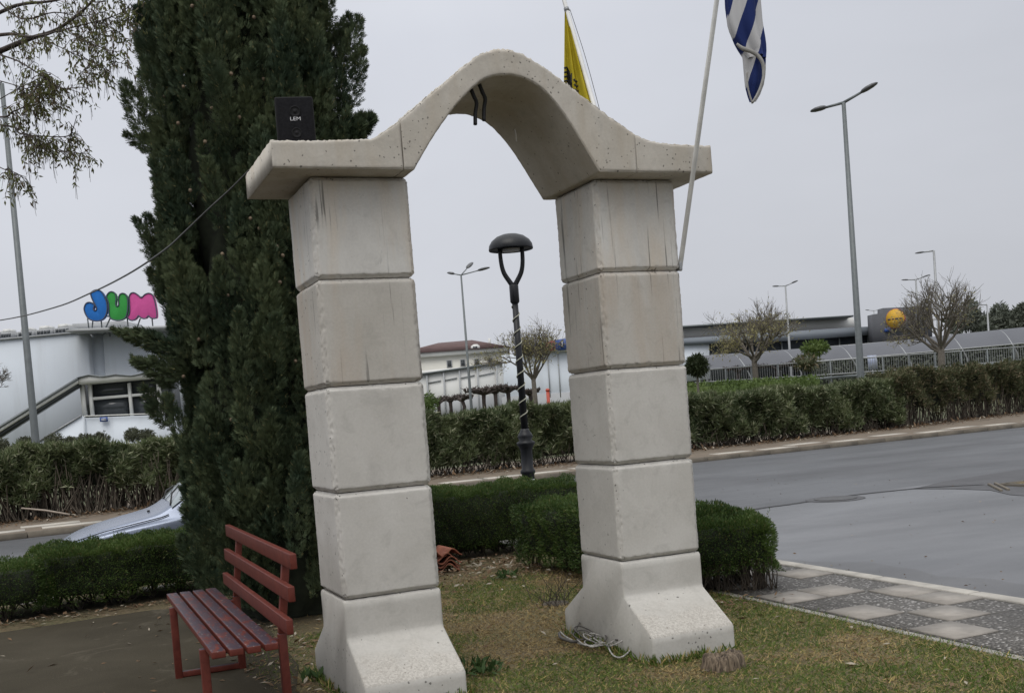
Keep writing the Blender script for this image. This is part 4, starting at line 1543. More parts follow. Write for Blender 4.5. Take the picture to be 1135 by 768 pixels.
def oleander(label, p0, p1, h, depth, n, zlow, mat='oleander', stems=500, bare=.0, seed=0, stemmat='stems'):
    """row of tall oleander along p0-p1; foliage from zlow upwards, bare stems beneath"""
    p0, p1 = np.array([*p0, 0.]), np.array([*p1, 0.])
    ax = unit(p1 - p0)
    ln = np.linalg.norm(p1 - p0)
    bx = np.array([-ax[1], ax[0], 0])
    t = thing('oleander_hedge', (p0 + p1) / 2, label, 'hedge', 'oleander hedges across the street')

    def prof(u):
        return h * (1 + .05 * np.sin(u * 1.7 + seed) + .035 * np.sin(u * 4.3 + 1 + seed) + .03 * np.sin(u * 9.1))
    u = rng.uniform(0, ln, n)
    top_ = prof(u)
    w = rng.random(n)
    zl = zlow * (1 + .35 * np.sin(u * 2.3 + seed) + .2 * np.sin(u * 6.1))
    z = zl + (top_ - zl) * w ** .8
    b = rng.random(n)
    shell = rng.random(n)
    v = np.where(shell < .62, .10 * depth * np.abs(rng.normal(size=n)), b * depth)
    z = np.where((shell >= .62), top_ - np.abs(rng.normal(size=n)) * .12, z)
    front = .16 * np.sin(u * 2.9 + z * 3 + seed) + .12 * np.sin(u * 7.3 - z * 5) + .06 * np.sin(u * 15 + z * 9)
    v = v + front * (v < .5 * depth)
    P = p0 + u[:, None] * ax + v[:, None] * bx + np.array([0, 0, 1.]) * z[:, None]
    # leaves in whorls at shoot tips
    dirs = np.stack([rng.normal(size=n) * .42, rng.normal(size=n) * .42, rng.uniform(.1, 1.2, n)], 1) - bx * .40
    mb = MB()
    nw = 9
    tips_ = P[:n // nw * 2 // 2]
    axs = unit(dirs[:len(tips_)] * np.array([.6, .6, 1.0]))
    wl, wd_ = [], []
    for q in range(nw):
        wl.append(tips_ + axs * rng.uniform(-.10, .05, (len(tips_), 1)))
        wd_.append(axs * rng.uniform(.35, 1.1, (len(tips_), 1)) + sph(len(tips_)) * .8)
    wl, wd_ = np.vstack(wl), np.vstack(wd_)
    scatter(mb, *LANCE, wl, wd_, rng.uniform(.12, .21, len(wl)))
    # solid core inside, painted dark as the shade behind the leaves
    k1, k2 = max(20, int(ln / .25)), 10
    U, S = np.meshgrid(np.linspace(.1, ln - .1, k1), np.linspace(0, 1, k2), indexing='ij')
    zc = zlow * 1.0 + (prof(U) - .15 - zlow) * S
    vc = .32 + .10 * np.sin(U * 3 + zc * 4) + .05 * np.sin(U * 8.7 + zc * 6)
    Vv = p0 + U[..., None] * ax + vc[..., None] * bx + np.stack([0 * U, 0 * U, zc], -1)
    i = np.arange(k1 - 1)[:, None] * k2 + np.arange(k2 - 1)[None, :]
    Fq = np.stack([i, i + 1, i + k2 + 1, i + k2], -1).reshape(-1, 4)
    Vb = Vv + bx * (depth * .75)
    mb.build('foliage', mat, t)
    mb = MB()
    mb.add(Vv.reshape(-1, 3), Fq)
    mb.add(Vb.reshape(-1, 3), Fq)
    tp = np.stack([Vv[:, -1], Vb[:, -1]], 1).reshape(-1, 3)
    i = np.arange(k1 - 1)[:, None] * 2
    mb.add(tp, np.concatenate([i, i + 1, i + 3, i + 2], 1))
    mb.build('shade_core', 'leafshade', t)
    sb = MB()
    for k in range(stems):
        uu = rng.uniform(0, ln)
        vv = rng.uniform(.02, .8 * depth)
        q = p0 + uu * ax + vv * bx
        tz = zlow * rng.uniform(.9, 1.8) + .15
        tip = q + ax * rng.normal() * .22 + bx * rng.normal() * .1 + np.array([0, 0, tz])
        mid = (q + tip) / 2 + ax * rng.normal() * .05
        sb.tube([q, mid, tip], [.014, .012, .008], 3, False)
    sb.build('stems', stemmat, t)
    return t


oleander('oleander hedge with bare brown lower stems behind the silver car', (-9, 18.6), (3.2, 20.6), 1.48, 1.2, 60000, .62, stems=1700, seed=1, stemmat='stemsL')
oleander('dense dark green oleander hedge seen between the two columns', (3.3, 20.75), (12.9, 21.3), 1.56, 1.2, 60000, .25, stems=500, seed=2)
oleander('long oleander hedge running to the right edge along the main road', (12.9, 21.3), (24.5, 22.6), 1.50, 1.3, 70000, .25, stems=900, seed=3)
oleander('thin browned oleander stretch at the far right of the road', (24.0, 22.55), (46, 28.2), 1.80, 1.3, 60000, .6, 'oleander_dry', stems=1400, seed=5)
# debris along the foot of the far hedge
lp, ld = [], []
for k in range(4200):
    u = rng.uniform(-9, 34)
    yb_ = np.interp(u, [-9, 3.2, 12, 24.5, 46], [18.6, 20.6, 21.2, 22.6, 28.2])
    lp.append((u, yb_ - abs(rng.normal()) * .5 + .1, .012 + rng.random() * .03))
    ld.append((rng.normal(), rng.normal(), rng.normal() * .35))
mb = MB()
scatter(mb, *LEAF, np.array(lp), np.array(ld), rng.uniform(.10, .20, len(lp)), np.array(ld) * 0 + np.array([0, 0, 1.]))
tag(mb.build('fallen_leaves', 'litter'), 'brown fallen leaves along the foot of the far hedge', 'leaf litter', kind='stuff')
a_, b_ = W(24, 563, 23.2), W(77, 570, 23.0)
tag(MB().tube([a_, (a_ + b_) / 2 + np.array([0, 0, .02]), b_], .02, 6).build('dry_cane', 'cane', origin=a_), 'pale dry cane slanting in the bare hedge stems at left', 'cane')

# ----------------------------------------------------------- grass, litter --


def patch(x, y):
    return (np.sin(x * 2.1 + y * 1.3) + np.sin(x * 4.7 - y * 3.1 + 1) * .7 + np.sin(x * 9.3 + y * 8.1) * .4 + np.sin(y * 5.3 + 2) * .5)


n = 260000
gx_ = rng.uniform(-.35, 3.375, n)
gy_ = -3.2 + 8.3 * rng.random(n) ** 1.25
pv = patch(gx_, gy_) + rng.normal(size=n) * .45
# keep clear of bases, litter strip and hedge
inb = ((gx_ > -.02) & (gx_ < .6) & (gy_ > -.33) & (gy_ < .91)) | ((gx_ > X2 - .02) & (gx_ < X2 + .6) & (gy_ > -.33) & (gy_ < .91))
thin = rng.random(n) < np.clip((gy_ - 3.2) / 1.2, 0, .97)
edge_l = (gx_ < .15) & (rng.random(n) < .75)
under_cyp = np.hypot(gx_ - .32, gy_ - 3.3) < 1.0 + .2 * rng.random(n)
keep = ~(inb | thin | edge_l | (under_cyp & (rng.random(n) < .95)))
gx_, gy_, pv = gx_[keep], gy_[keep], pv[keep]
wet = np.clip((gx_ - 1.2) / 1.5, 0, 1) * np.clip((1.3 - gy_) / 1.5, 0, 1)
green = pv > .15 - 1.15 * wet - (gy_ < 0) * .2
for msk, mt_, nm, lo, hi, lab in ((green, 'grass', 'grass', .014, .040, 'short patchy green grass on the lawn'), (~green, 'straw', 'dry_grass', .012, .036, 'dry straw coloured grass patches on the lawn')):
    k = int(msk.sum())
    P = np.stack([gx_[msk], gy_[msk], np.full(k, -.007)], 1)
    d = np.stack([rng.normal(size=k), rng.normal(size=k), np.abs(rng.normal(size=k)) * (.55 if nm == 'grass' else .22) + .12], 1)
    mb = MB()
    scatter(mb, *BLADE, P, d, rng.uniform(lo, hi, k) * np.where(rng.random(k) < .03, 1.7, 1))
    tag(mb.build(nm, mt_), lab, 'grass', kind='stuff')
lp, ld = [], []
for k in range(1500):
    u = rng.uniform(1.0, 3.0)
    y_ = 4.95 - abs(rng.normal()) * .75
    lp.append((u, y_, .0 + rng.random() * .04))
for k in range(420):
    lp.append((rng.uniform(-.4, .2), rng.uniform(-.6, 3.0), .004))
for k in range(700):
    lp.append((rng.uniform(-4.5, .8), 4.95 - abs(rng.normal()) * .22 + .05, .01))
for k in range(240):
    lp.append((rng.uniform(.3, 3.2), rng.uniform(-1.8, 3.5), .015))
for k in range(110):
    lp.append((-.3 - rng.random() * 3.5, rng.uniform(.5, 4.4), .004))
for k in range(160):
    lp.append((2.95 + rng.normal() * .3, 1.0 + rng.normal() * .25, .012))
lp = np.array(lp)
ld = rng.normal(size=lp.shape) * np.array([1, 1, .25])
mb = MB()
scatter(mb, *LEAF, lp, ld, rng.uniform(.03, .085, len(lp)), rng.normal(size=lp.shape) * .3 + np.array([0, 0, 1.]))
tag(mb.build('leaf_litter', 'litter'), 'dry leaves and debris lying on the soil by the hedges', 'leaf litter', kind='stuff')

tu = []
for x0 in (0, X2):
    for k in range(900):
        e_ = rng.integers(0, 3)
        if e_ == 0:
            tu.append((x0 + rng.uniform(-.02, BW + .02), -.335 - abs(rng.normal()) * .02))
        elif e_ == 1:
            tu.append((x0 - .012 - abs(rng.normal()) * .02, rng.uniform(-.33, .9)))
        else:
            tu.append((x0 + BW + .012 + abs(rng.normal()) * .02, rng.uniform(-.33, .9)))
tu = np.array(tu)
tu = tu[rng.random(len(tu)) < .35 + .65 * (patch(tu[:, 0] * 2, tu[:, 1] * 2) > .2)]
k = len(tu)
mb = MB()
scatter(mb, *BLADE, np.stack([tu[:, 0], tu[:, 1], np.full(k, -.007)], 1), np.stack([rng.normal(size=k) * .5, rng.normal(size=k) * .5, np.ones(k)], 1), rng.uniform(.03, .085, k))
tag(mb.build('grass', 'grass'), 'longer grass tufts left unmown against the concrete plinths', 'grass', kind='stuff')
for (px, py, nn, sc2, lab) in [(533, 744, 90, .10, 'leafy green weed growing beside the left column base'), (352, 752, 40, .06, 'small weed sprouting behind the left column base'), (560, 640, 40, .07, 'low weed in the dry grass between the columns')]:
    p = onz(px, py, 0)
    mb = MB()
    P = p + rng.normal(size=(nn, 3)) * np.array([sc2, sc2, 0]) * .7 + np.array([0, 0, .015])
    d = rng.normal(size=(nn, 3)) * .7 + np.array([0, 0, .7])
    scatter(mb, *LEAF, P, d, rng.uniform(.05, .10, nn))
    tag(mb.build('weed', 'weed', origin=p), lab, 'weed', 'weeds')

# twigs of the dead bush left of the right column
p = onz(616, 668, 0)
mb = MB()
mb.lathe(p + np.array([0, 0, -.03]), [(.02, 0), (.14, .01), (.10, .035), (.001, .045)], 9)
for k in range(26):
    d = unit(np.array([rng.normal() * .6, rng.normal() * .6, 1.0]))
    l_ = rng.uniform(.12, .34)
    b0 = p + np.array([rng.normal() * .10, rng.normal() * .10, -.01])
    mb.tube([b0, b0 + d * l_ * .5, b0 + d * l_ + np.array([rng.normal() * .04, 0, 0])], [.004, .003, .0015], 3, False)
tag(mb.build('dry_twigs', 'stemsL', origin=p), 'thin dry twigs sprouting from the grass before the right column', 'twigs')

# ------------------------------------------------------------ park lamp -----
DL = 14.0
lb_ = W(588, 560, DL)
LX, LY = lb_[0], lb_[1]
lamp = thing('park_lamp', (LX, LY, 0), 'black park lamp with mushroom dome on a forked post behind the hedge', 'street lamp')


def zpx(px, py):
    return W(px, py, DL)[2]


zdome_b, zdome_t = zpx(566, 279), zpx(566, 261)
zfork = zpx(569, 318)
MB().lathe((LX, LY, -.01), [(.17, 0), (.17, .06), (.13, .10), (.12, .35), (.085, .40), (.08, .75), (.095, .77), (.095, .80), (.075, .82), (.075, zpx(582, 495) - .03),
                          (.085, zpx(582, 495)), (.115, zpx(582, 491)), (.115, zpx(582, 489)), (.075, zpx(582, 487)), (.10, zpx(582, 483)), (.085, zpx(582, 480)), (.055, zpx(582, 476)), (.05, zpx(582, 474))], 20).build('base', 'lampblack', lamp, smooth=False)
MB().lathe((LX, LY, 0), [(.079, .60), (.081, .605), (.081, .68), (.079, .685)], 20).build('band', 'white', lamp)
MB().tube([(LX, LY, zpx(582, 476)), (LX, LY, zfork - .12)], [.046, .038], 14).build('pole', 'lampblack', lamp)
MB().lathe((LX, LY, zfork - .22), [(.045, 0), (.058, .02), (.058, .22), (.04, .25)], 14).build('socket', 'lampblack', lamp)
for s in (-1, 1):
    q = catmull([(LX, LY, zfork - .02)] + [tuple(np.array([LX, LY, 0]) + RH * s * r + np.array([0, 0, z])) for r, z in ((.05, zfork + .06), (.11, zfork + .17), (.135, zfork + .30), (.14, zdome_b + .03))], 5)
    MB().tube(q, np.linspace(.034, .026, len(q)), 10).build('fork_arm', 'lampblack', lamp, smooth=True)
rd = 24.5 / FPX * DL
hd = zdome_t - zdome_b
dm = MB().lathe((LX, LY, zdome_b), [(rd * .90, .02), (rd * .985, 0), (rd, .015), (rd * .97, hd * .32), (rd * .85, hd * .58), (rd * .62, hd * .82), (rd * .35, hd * .95), (rd * .12, hd), (.001, hd * 1.005)], 36).build('dome', 'lampblack', lamp, smooth=True)
MB().lathe((LX, LY, zdome_b - .02), [(.06, 0), (.11, .008), (.12, .035)], 20).build('lens', 'glassdif', lamp)
# fairy-light cord wound round the post
zz0, zz1 = zpx(582, 470), zfork - .25
tt = np.linspace(0, 1, 140)
rr = np.interp(tt, [0, 1], [.052, .044])
hx = np.stack([LX + rr * np.cos(tt * 2 * PI * 8.5), LY + rr * np.sin(tt * 2 * PI * 8.5), zz0 + (zz1 - zz0) * tt], 1)
tag(MB().tube(hx, .0065, 6).build('light_cord', 'cream', origin=(LX, LY, zz0)), 'pale light cord wound in a spiral round the park lamp post', 'light cord')

# ---------------------------------------------------------- street lamps ----


def street_lamp(label, top, D, heads, r=.06, arms=None, mat='polegrey', group='street lamps', base_y=None, hs=.55, hw=.13):
    """top: pixel of the pole head; heads: pixels of the lantern tips; real pole down to the ground"""
    tp = W(*top, D)
    b = np.array([tp[0], tp[1], T(tp) if tp[1] > 20 else 0])
    t = thing('street_lamp', b, label, 'street lamp', group)
    MB().tube([b + (0, 0, -.1), b + (0, 0, 1.0), tp], [r * 1.5, r * 1.35, r * .75], 10).build('pole', mat, t)
    for hp, dd in heads:
        e = W(*hp, D + dd)
        d = unit(e - tp)
        ln_ = np.linalg.norm(e - tp)
        st_ = e - d * min(hs, ln_ * .5)
        ar = MB().tube([tp, st_ + d * .05], [r * .55, r * .45], 8).build('arm', mat, t)
        s = unit(np.cross(d, (0, 0, 1.)))
        u = np.cross(s, d)
        v, f = [], []
        prof_ = [(0, .25, .35), (.12, .75, .8), (.35, 1, 1), (.7, .95, .9), (.93, .6, .5), (1, .2, .15)]
        n8 = 10
        for q, wv_, hv in prof_:
            for j in range(n8):
                a = 2 * PI * j / n8
                v.append(st_ + d * q * min(hs, ln_ * .5) + s * math.cos(a) * hw * wv_ + u * math.sin(a) * hw * hv * (.55 if math.sin(a) > 0 else .35))
        f = [[a * n8 + b_, a * n8 + (b_ + 1) % n8, (a + 1) * n8 + (b_ + 1) % n8, (a + 1) * n8 + b_] for a in range(len(prof_) - 1) for b_ in range(n8)]
        f += [list(range(n8))[::-1], [(len(prof_) - 1) * n8 + b_ for b_ in range(n8)]]
        MB().add(v, f).build('lantern', 'lamphead', t, smooth=True)
    return t


street_lamp('tall grey street lamp with two unequal arms at the right', (935, 114), 40, [((973, 92), -.4), ((898, 124), .4)], .10, hs=.95, hw=.19, mat='poledark')
street_lamp('slim street lamp with three lanterns above the red-roofed house', (511, 305), 62, [((496, 302.5), .5), ((523.5, 291), 1.2), ((543, 296.5), -.6)], .062, hs=.75, hw=.17, mat='poledark')
t_ = street_lamp('grey street lamp pole rising past the white store at left', (2, 93), 27, [((-34, 88), -.4)], .074, hs=.8, hw=.17, mat='poledark')
street_lamp('small street lamp with two arms above the leftmost bare roadside tree', (870.5, 317), 105, [((856, 317.5), .5), ((884.5, 311), -.5)], .10, hs=1.0, hw=.17)
street_lamp('street lamp with one left arm behind the right bare tree', (1035, 278), 85, [((1014, 281), .3)], .11, hs=1.2, hw=.16)
street_lamp('street lamp with two arms peeping over the right bare tree', (1015, 310), 110, [((999, 310.5), .4), ((1031, 304.5), -.4)], .11, hs=1.2, hw=.16)
street_lamp('short far lamp pole with a single arm right of the right bare tree', (1094, 338), 120, [((1083, 337.5), 0)], .10, hs=.8, hw=.14)
street_lamp('faint low street lamp with two arms left of the yellow disc', (968.5, 344.5), 160, [((959, 343.5), 0), ((978, 342.5), 0)], .08, hs=.8, hw=.14)

# ---------------------------------------------------------------- the car ---
CYN, CYF = 6.98, 8.62                # near and far flank
CDX, CDZ = -.07, -.08
car = thing('parked_car', (.55, 7.8, -.12), 'silver blue car parked behind the hedge beside the cypress', 'car')
xs_ = np.array([-1.46, -1.40, -1.22, -.9, -.45, -.24, .06, .44, .8, 1.5, 2.0, 2.25, 2.42, 2.50])
zt_ = np.array([.34, .46, .575, .665, .75, .79, 1.05, 1.27, 1.33, 1.31, 1.20, .98, .80, .50])
zsh = np.array([.34, .44, .54, .61, .665, .69, .71, .72, .73, .74, .75, .74, .70, .48])      # shoulder
hw_ = np.array([.42, .60, .72, .79, .81, .82, .82, .82, .82, .82, .81, .78, .70, .55])
V_ = []
half = []
for x, zt2, zs2, hw2 in zip(xs_, zt_, zsh, hw_):
    roof = max(0, zt2 - zs2)
    wt = hw2 * (.90 - min(.32, roof * .45))
    sec = [(hw2 * .80, .08), (hw2 * .98, .14), (hw2, .34), (hw2, zs2 - .06), (hw2 * .975, zs2), (hw2 * .93, zs2 + roof * .12 + .004), (wt + (hw2 * .93 - wt) * .35, zs2 + roof * .66 + .008), (wt, zt2 - roof * .10 + .010), (wt * .8, zt2 + .012), (wt * .4, zt2 + .02), (0, zt2 + .022)]
    half.append(sec)
nsec = len(half[0])
ymid = (CYN + CYF) / 2
for x, sec in zip(xs_, half):
    row = [(x, ymid - w_, z_) for w_, z_ in sec] + [(x, ymid + w_, z_) for w_, z_ in sec[::-1][1:]]
    V_.append(row)
V_ = np.array(V_)
m_ = V_.shape[1]
F_ = [[a * m_ + b, a * m_ + b + 1, (a + 1) * m_ + b + 1, (a + 1) * m_ + b] for a in range(len(xs_) - 1) for b in range(m_ - 1)]
F_ += [[a * m_ + m_ - 1, a * m_, (a + 1) * m_, (a + 1) * m_ + m_ - 1] for a in range(len(xs_) - 1)]
F_ += [list(range(m_))[::-1], [(len(xs_) - 1) * m_ + b for b in range(m_)]]
bod = recalc(MB().add(V_.reshape(-1, 3), F_).build('body', 'carpaint', car, smooth=True))
sub = bod.modifiers.new('smooth', 'SUBSURF')
sub.levels = sub.render_levels = 2


def car_at(x, s, lift=.012):
    """point on the skin: x along the car, s index over the section"""
    i0 = int(np.clip(np.searchsorted(xs_, x) - 1, 0, len(xs_) - 2))
    u = (x - xs_[i0]) / (xs_[i0 + 1] - xs_[i0])
    j0 = min(int(s), m_ - 2)
    w_ = s - j0
    p = V_[i0, j0] * (1 - u) * (1 - w_) + V_[i0 + 1, j0] * u * (1 - w_) + V_[i0, j0 + 1] * (1 - u) * w_ + V_[i0 + 1, j0 + 1] * u * w_
    c = np.array([p[0], ymid, .45])
    return p + unit(p - c) * lift


def skin(x0, x1, s0, s1, name, mat, lift=.014, nx=10, nsx=10, par=None):
    g = np.array([[car_at(x, s, lift) for s in np.linspace(s0, s1, nsx)] for x in np.linspace(x0, x1, nx)])
    i = np.arange(nx - 1)[:, None] * nsx + np.arange(nsx - 1)[None, :]
    f = np.stack([i, i + 1, i + nsx + 1, i + nsx], -1).reshape(-1, 4)
    return MB().add(g.reshape(-1, 3), f).build(name, mat, par or car, smooth=True)


skin(-.16, .44, 6.3, m_ - 7.3, 'windscreen', 'wind', .02)
for a, b in ((.42, .98), (1.04, 1.72)):
    skin(a, b, 5.2, 6.7, 'side_window', 'glass', .018)
    skin(a, b, m_ - 6.2, m_ - 7.7, 'side_window', 'glass', .018)
skin(2.02, 2.22, 6.4, m_ - 7.4, 'rear_window', 'glass', .018)
# hood shut line, crease, washer jets, wipers
hl = [car_at(x, 5.6, .016) for x in np.linspace(-1.30, -.2, 14)]
MB().tube(hl, .006, 5).build('bonnet_gap', 'rubber', car)
cr = [car_at(x, 4.1, .012) for x in np.linspace(-1.1, .3, 14)]
MB().tube([car_at(x, 9.0, .018) for x in (-.40, -.37)], .012, 6).build('washer_jet', 'rubber', car)
for s0, s1 in ((7.2, 9.6), (10.2, 12.4)):
    q0, q1 = car_at(-.17, s0, .035), car_at(.0, s1, .04)
    MB().tube([q0, (q0 + q1) / 2 + np.array([-.03, 0, .02]), q1], .010, 6).build('wiper', 'rubber', car)
for yy in (CYN + .14, CYF - .14):
    MB().lathe((-1.27, yy, .44), [(.005, -.05), (.09, -.045), (.11, 0), (.08, .04), (.005, .05)], 14).build('headlight', 'wind', car)
    for xx in (-.82, 1.78):
        yo = yy - .14 + .10 if yy < ymid else yy + .14 - .10
        w_ = MB().lathe((xx, yo, .19), [(.22, -.09), (.30, -.085), (.31, -.05), (.31, .05), (.30, .085), (.22, .09)], 26, Ry).build('wheel', 'tyre', car)
        MB().lathe((xx, yo - (.095 if yy < ymid else -.095), .19), [(.20, -.006), (.20, .004), (.06, .008)], 20, Ry).build('rim', 'rim', w_)
for sgn, yy in ((-1, CYN - .06), (1, CYF + .06)):
    MB().box((.22, yy, .80), (.12, .16, .12), None, .03).build('mirror', 'carpaint', car)
MB().box((-1.475, ymid, .10), (.06, 1.2, .16), None, .02).build('grille', 'rubber', car)

car.location = (.55 + CDX, 7.8, -.12 + CDZ)
for ch_ in car.children:
    if ch_.name.startswith('wheel'):
        ch_.location.z -= CDZ

# ----------------------------------------------- bare trees across the road -


def bare_tree(name, label, base_px, D, height, spread, trunk_r, seed, n1=9, leaf=0, leafmat_='budleaf', mat='barkgrey', fork=.22, group='bare roadside trees', twig=.012, leafz=(0, .5)):
    rs = np.random.default_rng(seed)
    bp = W(*base_px, D)
    b = np.array([bp[0], bp[1], bp[2]])
    t = thing(name, b, label, 'tree', group)
    g0 = b.copy()
    g0[2] = min(b[2], T(b)) - .1
    fk = b + np.array([rs.normal() * .05, rs.normal() * .05, height * fork])
    MB().tube([g0, b, fk], [trunk_r * 1.3, trunk_r * 1.15, trunk_r], 8).build('trunk', mat, t)
    br = MB()
    tips = []

    def grow(p, d, ln, r, lev):
        n = 4
        pts = [p]
        q = p.copy()
        dd = d.copy()
        for k in range(n):
            dd = unit(dd + rs.normal(size=3) * .12 + np.array([0, 0, .05]))
            q = q + dd * ln / n
            pts.append(q)
        br.tube(pts, np.linspace(r, r * .5, n + 1), 5 if lev < 2 else 3, False)
        if lev >= 4:
            tips.extend(pts[1:])
            return
        kids = (5, 5, 4, 4)[lev]
        for k in range(kids):
            tt_ = rs.uniform(.30, 1.0)
            pp = np.array(pts[1 + int(tt_ * (n - 1))])
            a = rs.uniform(0, 2 * PI)
            s = unit(np.cross(dd, rs.normal(size=3)))
            nd = unit(dd * .8 + s * rs.uniform(.4, .95) + np.array([0, 0, .12]))
            grow(pp, nd, ln * rs.uniform(.5, .75), max(twig, r * .5), lev + 1)
        tips.append(q)
    for k in range(n1):
        a = 2 * PI * k / n1 + rs.normal() * .3
        o = spread * rs.uniform(.35, 1.0)
        d = unit(np.array([math.cos(a) * o, math.sin(a) * o, 1.0]))
        grow(fk - np.array([0, 0, rs.uniform(0, height * .06)]), d, height * (1 - fork) * .42 * rs.uniform(.8, 1.1), trunk_r * .5, 1)
    br.build('branches', mat, t)
    if leaf:
        tp = np.array(tips)
        zr = (tp[:, 2] - fk[2]) / (height * (1 - fork))
        w_ = np.clip(1 - (zr - leafz[0]) / max(.01, leafz[1] - leafz[0]), .05, 1)
        idx = rs.choice(len(tp), leaf, p=w_ / w_.sum())
        mb = MB()
        scatter(mb, *LEAF, tp[idx] + rs.normal(size=(leaf, 3)) * .16, rs.normal(size=(leaf, 3)) + np.array([0, 0, -.2]), rs.uniform(.10, .22, leaf))
        mb.build('buds', leafmat_, t)
    return t


bare_tree('bare_tree', 'bare budding tree with yellowish lower twigs behind the park lamp', (593.5, 446), 62, 6.2, 1.12, .13, 21, 9, 1700, leafz=(.0, .6), twig=.010)
bare_tree('bare_tree', 'bare round tree by the pollards right of the right column', (838, 424), 70, 7.6, 1.75, .17, 22, 10, 2000, leafz=(0, .45), twig=.012)
bare_tree('bare_tree', 'bare wide-crowned tree in front of the grey shelter at right', (1044, 408), 66, 7.6, 1.5, .19, 23, 11, 600, leafz=(-.1, .5), twig=.012, fork=.17)
bare_tree('bare_tree', 'bare twiggy bush poking in at the left edge before the white store', (-12, 455), 55, 3.4, 1.1, .09, 24, 7, 0, twig=.012)


def pollard(label, px, py_top, D, w_px, n, h_px=28, seed=0):
    rs = np.random.default_rng(seed)
    tp = W(px, py_top, D)
    b = np.array([tp[0], tp[1], T(tp)])
    t = thing('pollarded_tree', b, label, 'tree', 'pollarded plane trees')
    MB().tube([b, b + (tp - b) * .6 + rs.normal(size=3) * .05, tp], [.15, .12, .14], 8).build('trunk', 'barkdark', t)
    lb2 = MB()
    wm = w_px / FPX * D
    for k in range(n):
        a = 2 * PI * k / n + rs.normal() * .3
        l_ = wm * rs.uniform(.6, 1.0)
        e = tp + np.array([math.cos(a) * l_, math.sin(a) * l_, rs.uniform(.0, .16)])
        mid = (tp + e) / 2 + np.array([0, 0, .06]) + rs.normal(size=3) * .06
        lb2.tube(catmull([tp - np.array([0, 0, .1]), mid, e], 4), np.linspace(.10, .06, 9), 6)
        for f_ in (.5, .8, 1.0):
            kp_ = tp + (e - tp) * f_ + np.array([0, 0, .14])
            lb2.lathe(kp_, [(.02, -.10), (.08, -.06), (.10, 0), (.08, .07), (.02, .10)], 7)
            for _ in range(2):
                lb2.tube([kp_, kp_ + np.array([rs.normal() * .12, rs.normal() * .12, rs.uniform(.06, .22)])], [.022, .012], 3, False)
    lb2.build('limbs', 'barkdark', t)
    return t


pollard('pollarded tree with two thin knobbly arms nearest the left column', 486, 446, 72, 19, 6, seed=1)
pollard('pollarded tree second from the left column before the white wall', 499, 444, 74, 15, 6, seed=2)
pollard('pollarded tree beneath the three-lantern street lamp', 512, 443, 73, 19, 6, seed=3)
pollard('pollarded tree with broad flat crown left of the park lamp', 536, 435, 66, 26, 8, seed=4)
pollard('pollarded tree with high flat crown between street lamp and park lamp', 549, 434, 68, 25, 8, seed=5)
pollard('pollarded tree just left of the park lamp post', 563, 433, 66, 20, 8, seed=6)
pollard('single pollarded tree between park lamp and bare tree', 588, 437, 66, 14, 5, seed=7)
pollard('pollarded tree left of the round bare tree right of the column', 818, 411, 72, 20, 6, seed=8)
pollard('pollarded tree with reddish arms right of the round bare tree', 862, 408, 72, 24, 6, seed=9)


def leaf_ball(name, label, cat, px, py, rpx, D, mat, n, group=None, trunk_to=None, sq=1.0, leaf=.16, trunkmat='barkgrey'):
    c = W(px, py, D)
    r = rpx / FPX * D
    b = np.array([c[0], c[1], T(c)])
    t = thing(name, b, label, cat, group)
    if trunk_to:
        MB().tube([b + (0, 0, -.1), (b + c) / 2, c], [.07, .06, .04], 7).build('trunk', trunkmat, t)
    d = sph(n)
    lump = 1 + .26 * hashn(d * 1.0 + px, .35) + .24 * hashn(d + px, .9)
    P = c + d * (r * lump * (1 - .35 * rng.random(n) ** 2))[:, None] * np.array([1, 1, sq])
    mb = MB()
    scatter(mb, *LEAF, P, d + sph(n) * .7, leaf * rng.uniform(.7, 1.3, n))
    bm = bmesh.new()
    bmesh.ops.create_icosphere(bm, subdivisions=3, radius=1)
    vv = np.array([v.co[:] for v in bm.verts])
    bm.verts.index_update()
    ff = np.array([[v.index for v in f.verts] for f in bm.faces])
    bm.free()
    vv = vv * (r * .72 * (1 + .22 * hashn(vv + px, .35) + .16 * hashn(vv + px, .9)))[:, None] * np.array([1, 1, sq])
    mb.add(c + vv, ff)
    mb.build('crown' if trunk_to else 'foliage', mat, t)
    return t


leaf_ball('round_tree', 'small dark round-crowned tree at the edge of the right column', 'tree', 772, 405, 11, 48, 'roundtree', 1500, None, True, .95)
# ball shrubs behind the left hedge
for k, (px, py, r_) in enumerate([(1, 497, 9), (28, 494, 8), (60, 491, 9), (78, 493, 7), (95, 490, 7), (111, 489, 8), (147, 484, 8), (163, 485, 7)]):
    leaf_ball('ball_shrub', ['clipped ball shrub at the very left edge beyond the hedge', 'clipped ball shrub at the foot of the left lamp pole', 'broadest clipped ball shrub right of the left lamp pole',
                             'small clipped ball shrub third right of the left lamp pole', 'clipped ball shrub below the sloping handrail', 'clipped ball shrub below the small blue sign',
                             'grey-green clipped ball shrub below the store entrance', 'clipped ball shrub nearest the cypress'][k], 'shrub', px, py - 2, r_, 42, 'ballshrub', 900, 'ball shrubs before the white store', False, .85, .10)
# bushes by the shelter
leaf_ball('green_shrub', 'bright green shrub in front of the dark store front', 'shrub', 904, 386, 13, 74, 'greenshrub', 500, None, False, .5, .30)
leaf_ball('grey_shrub', 'loose greyish shrub left of the metal railing', 'shrub', 893, 402, 13, 70, 'oleander_dry', 420, None, False, .6, .26)
leaf_ball('olive_shrub', 'yellow green shrub between left column and the oleander hedge', 'shrub', 474, 447, 10, 40, 'greenshrub', 600, None, False, 1.0, .12)
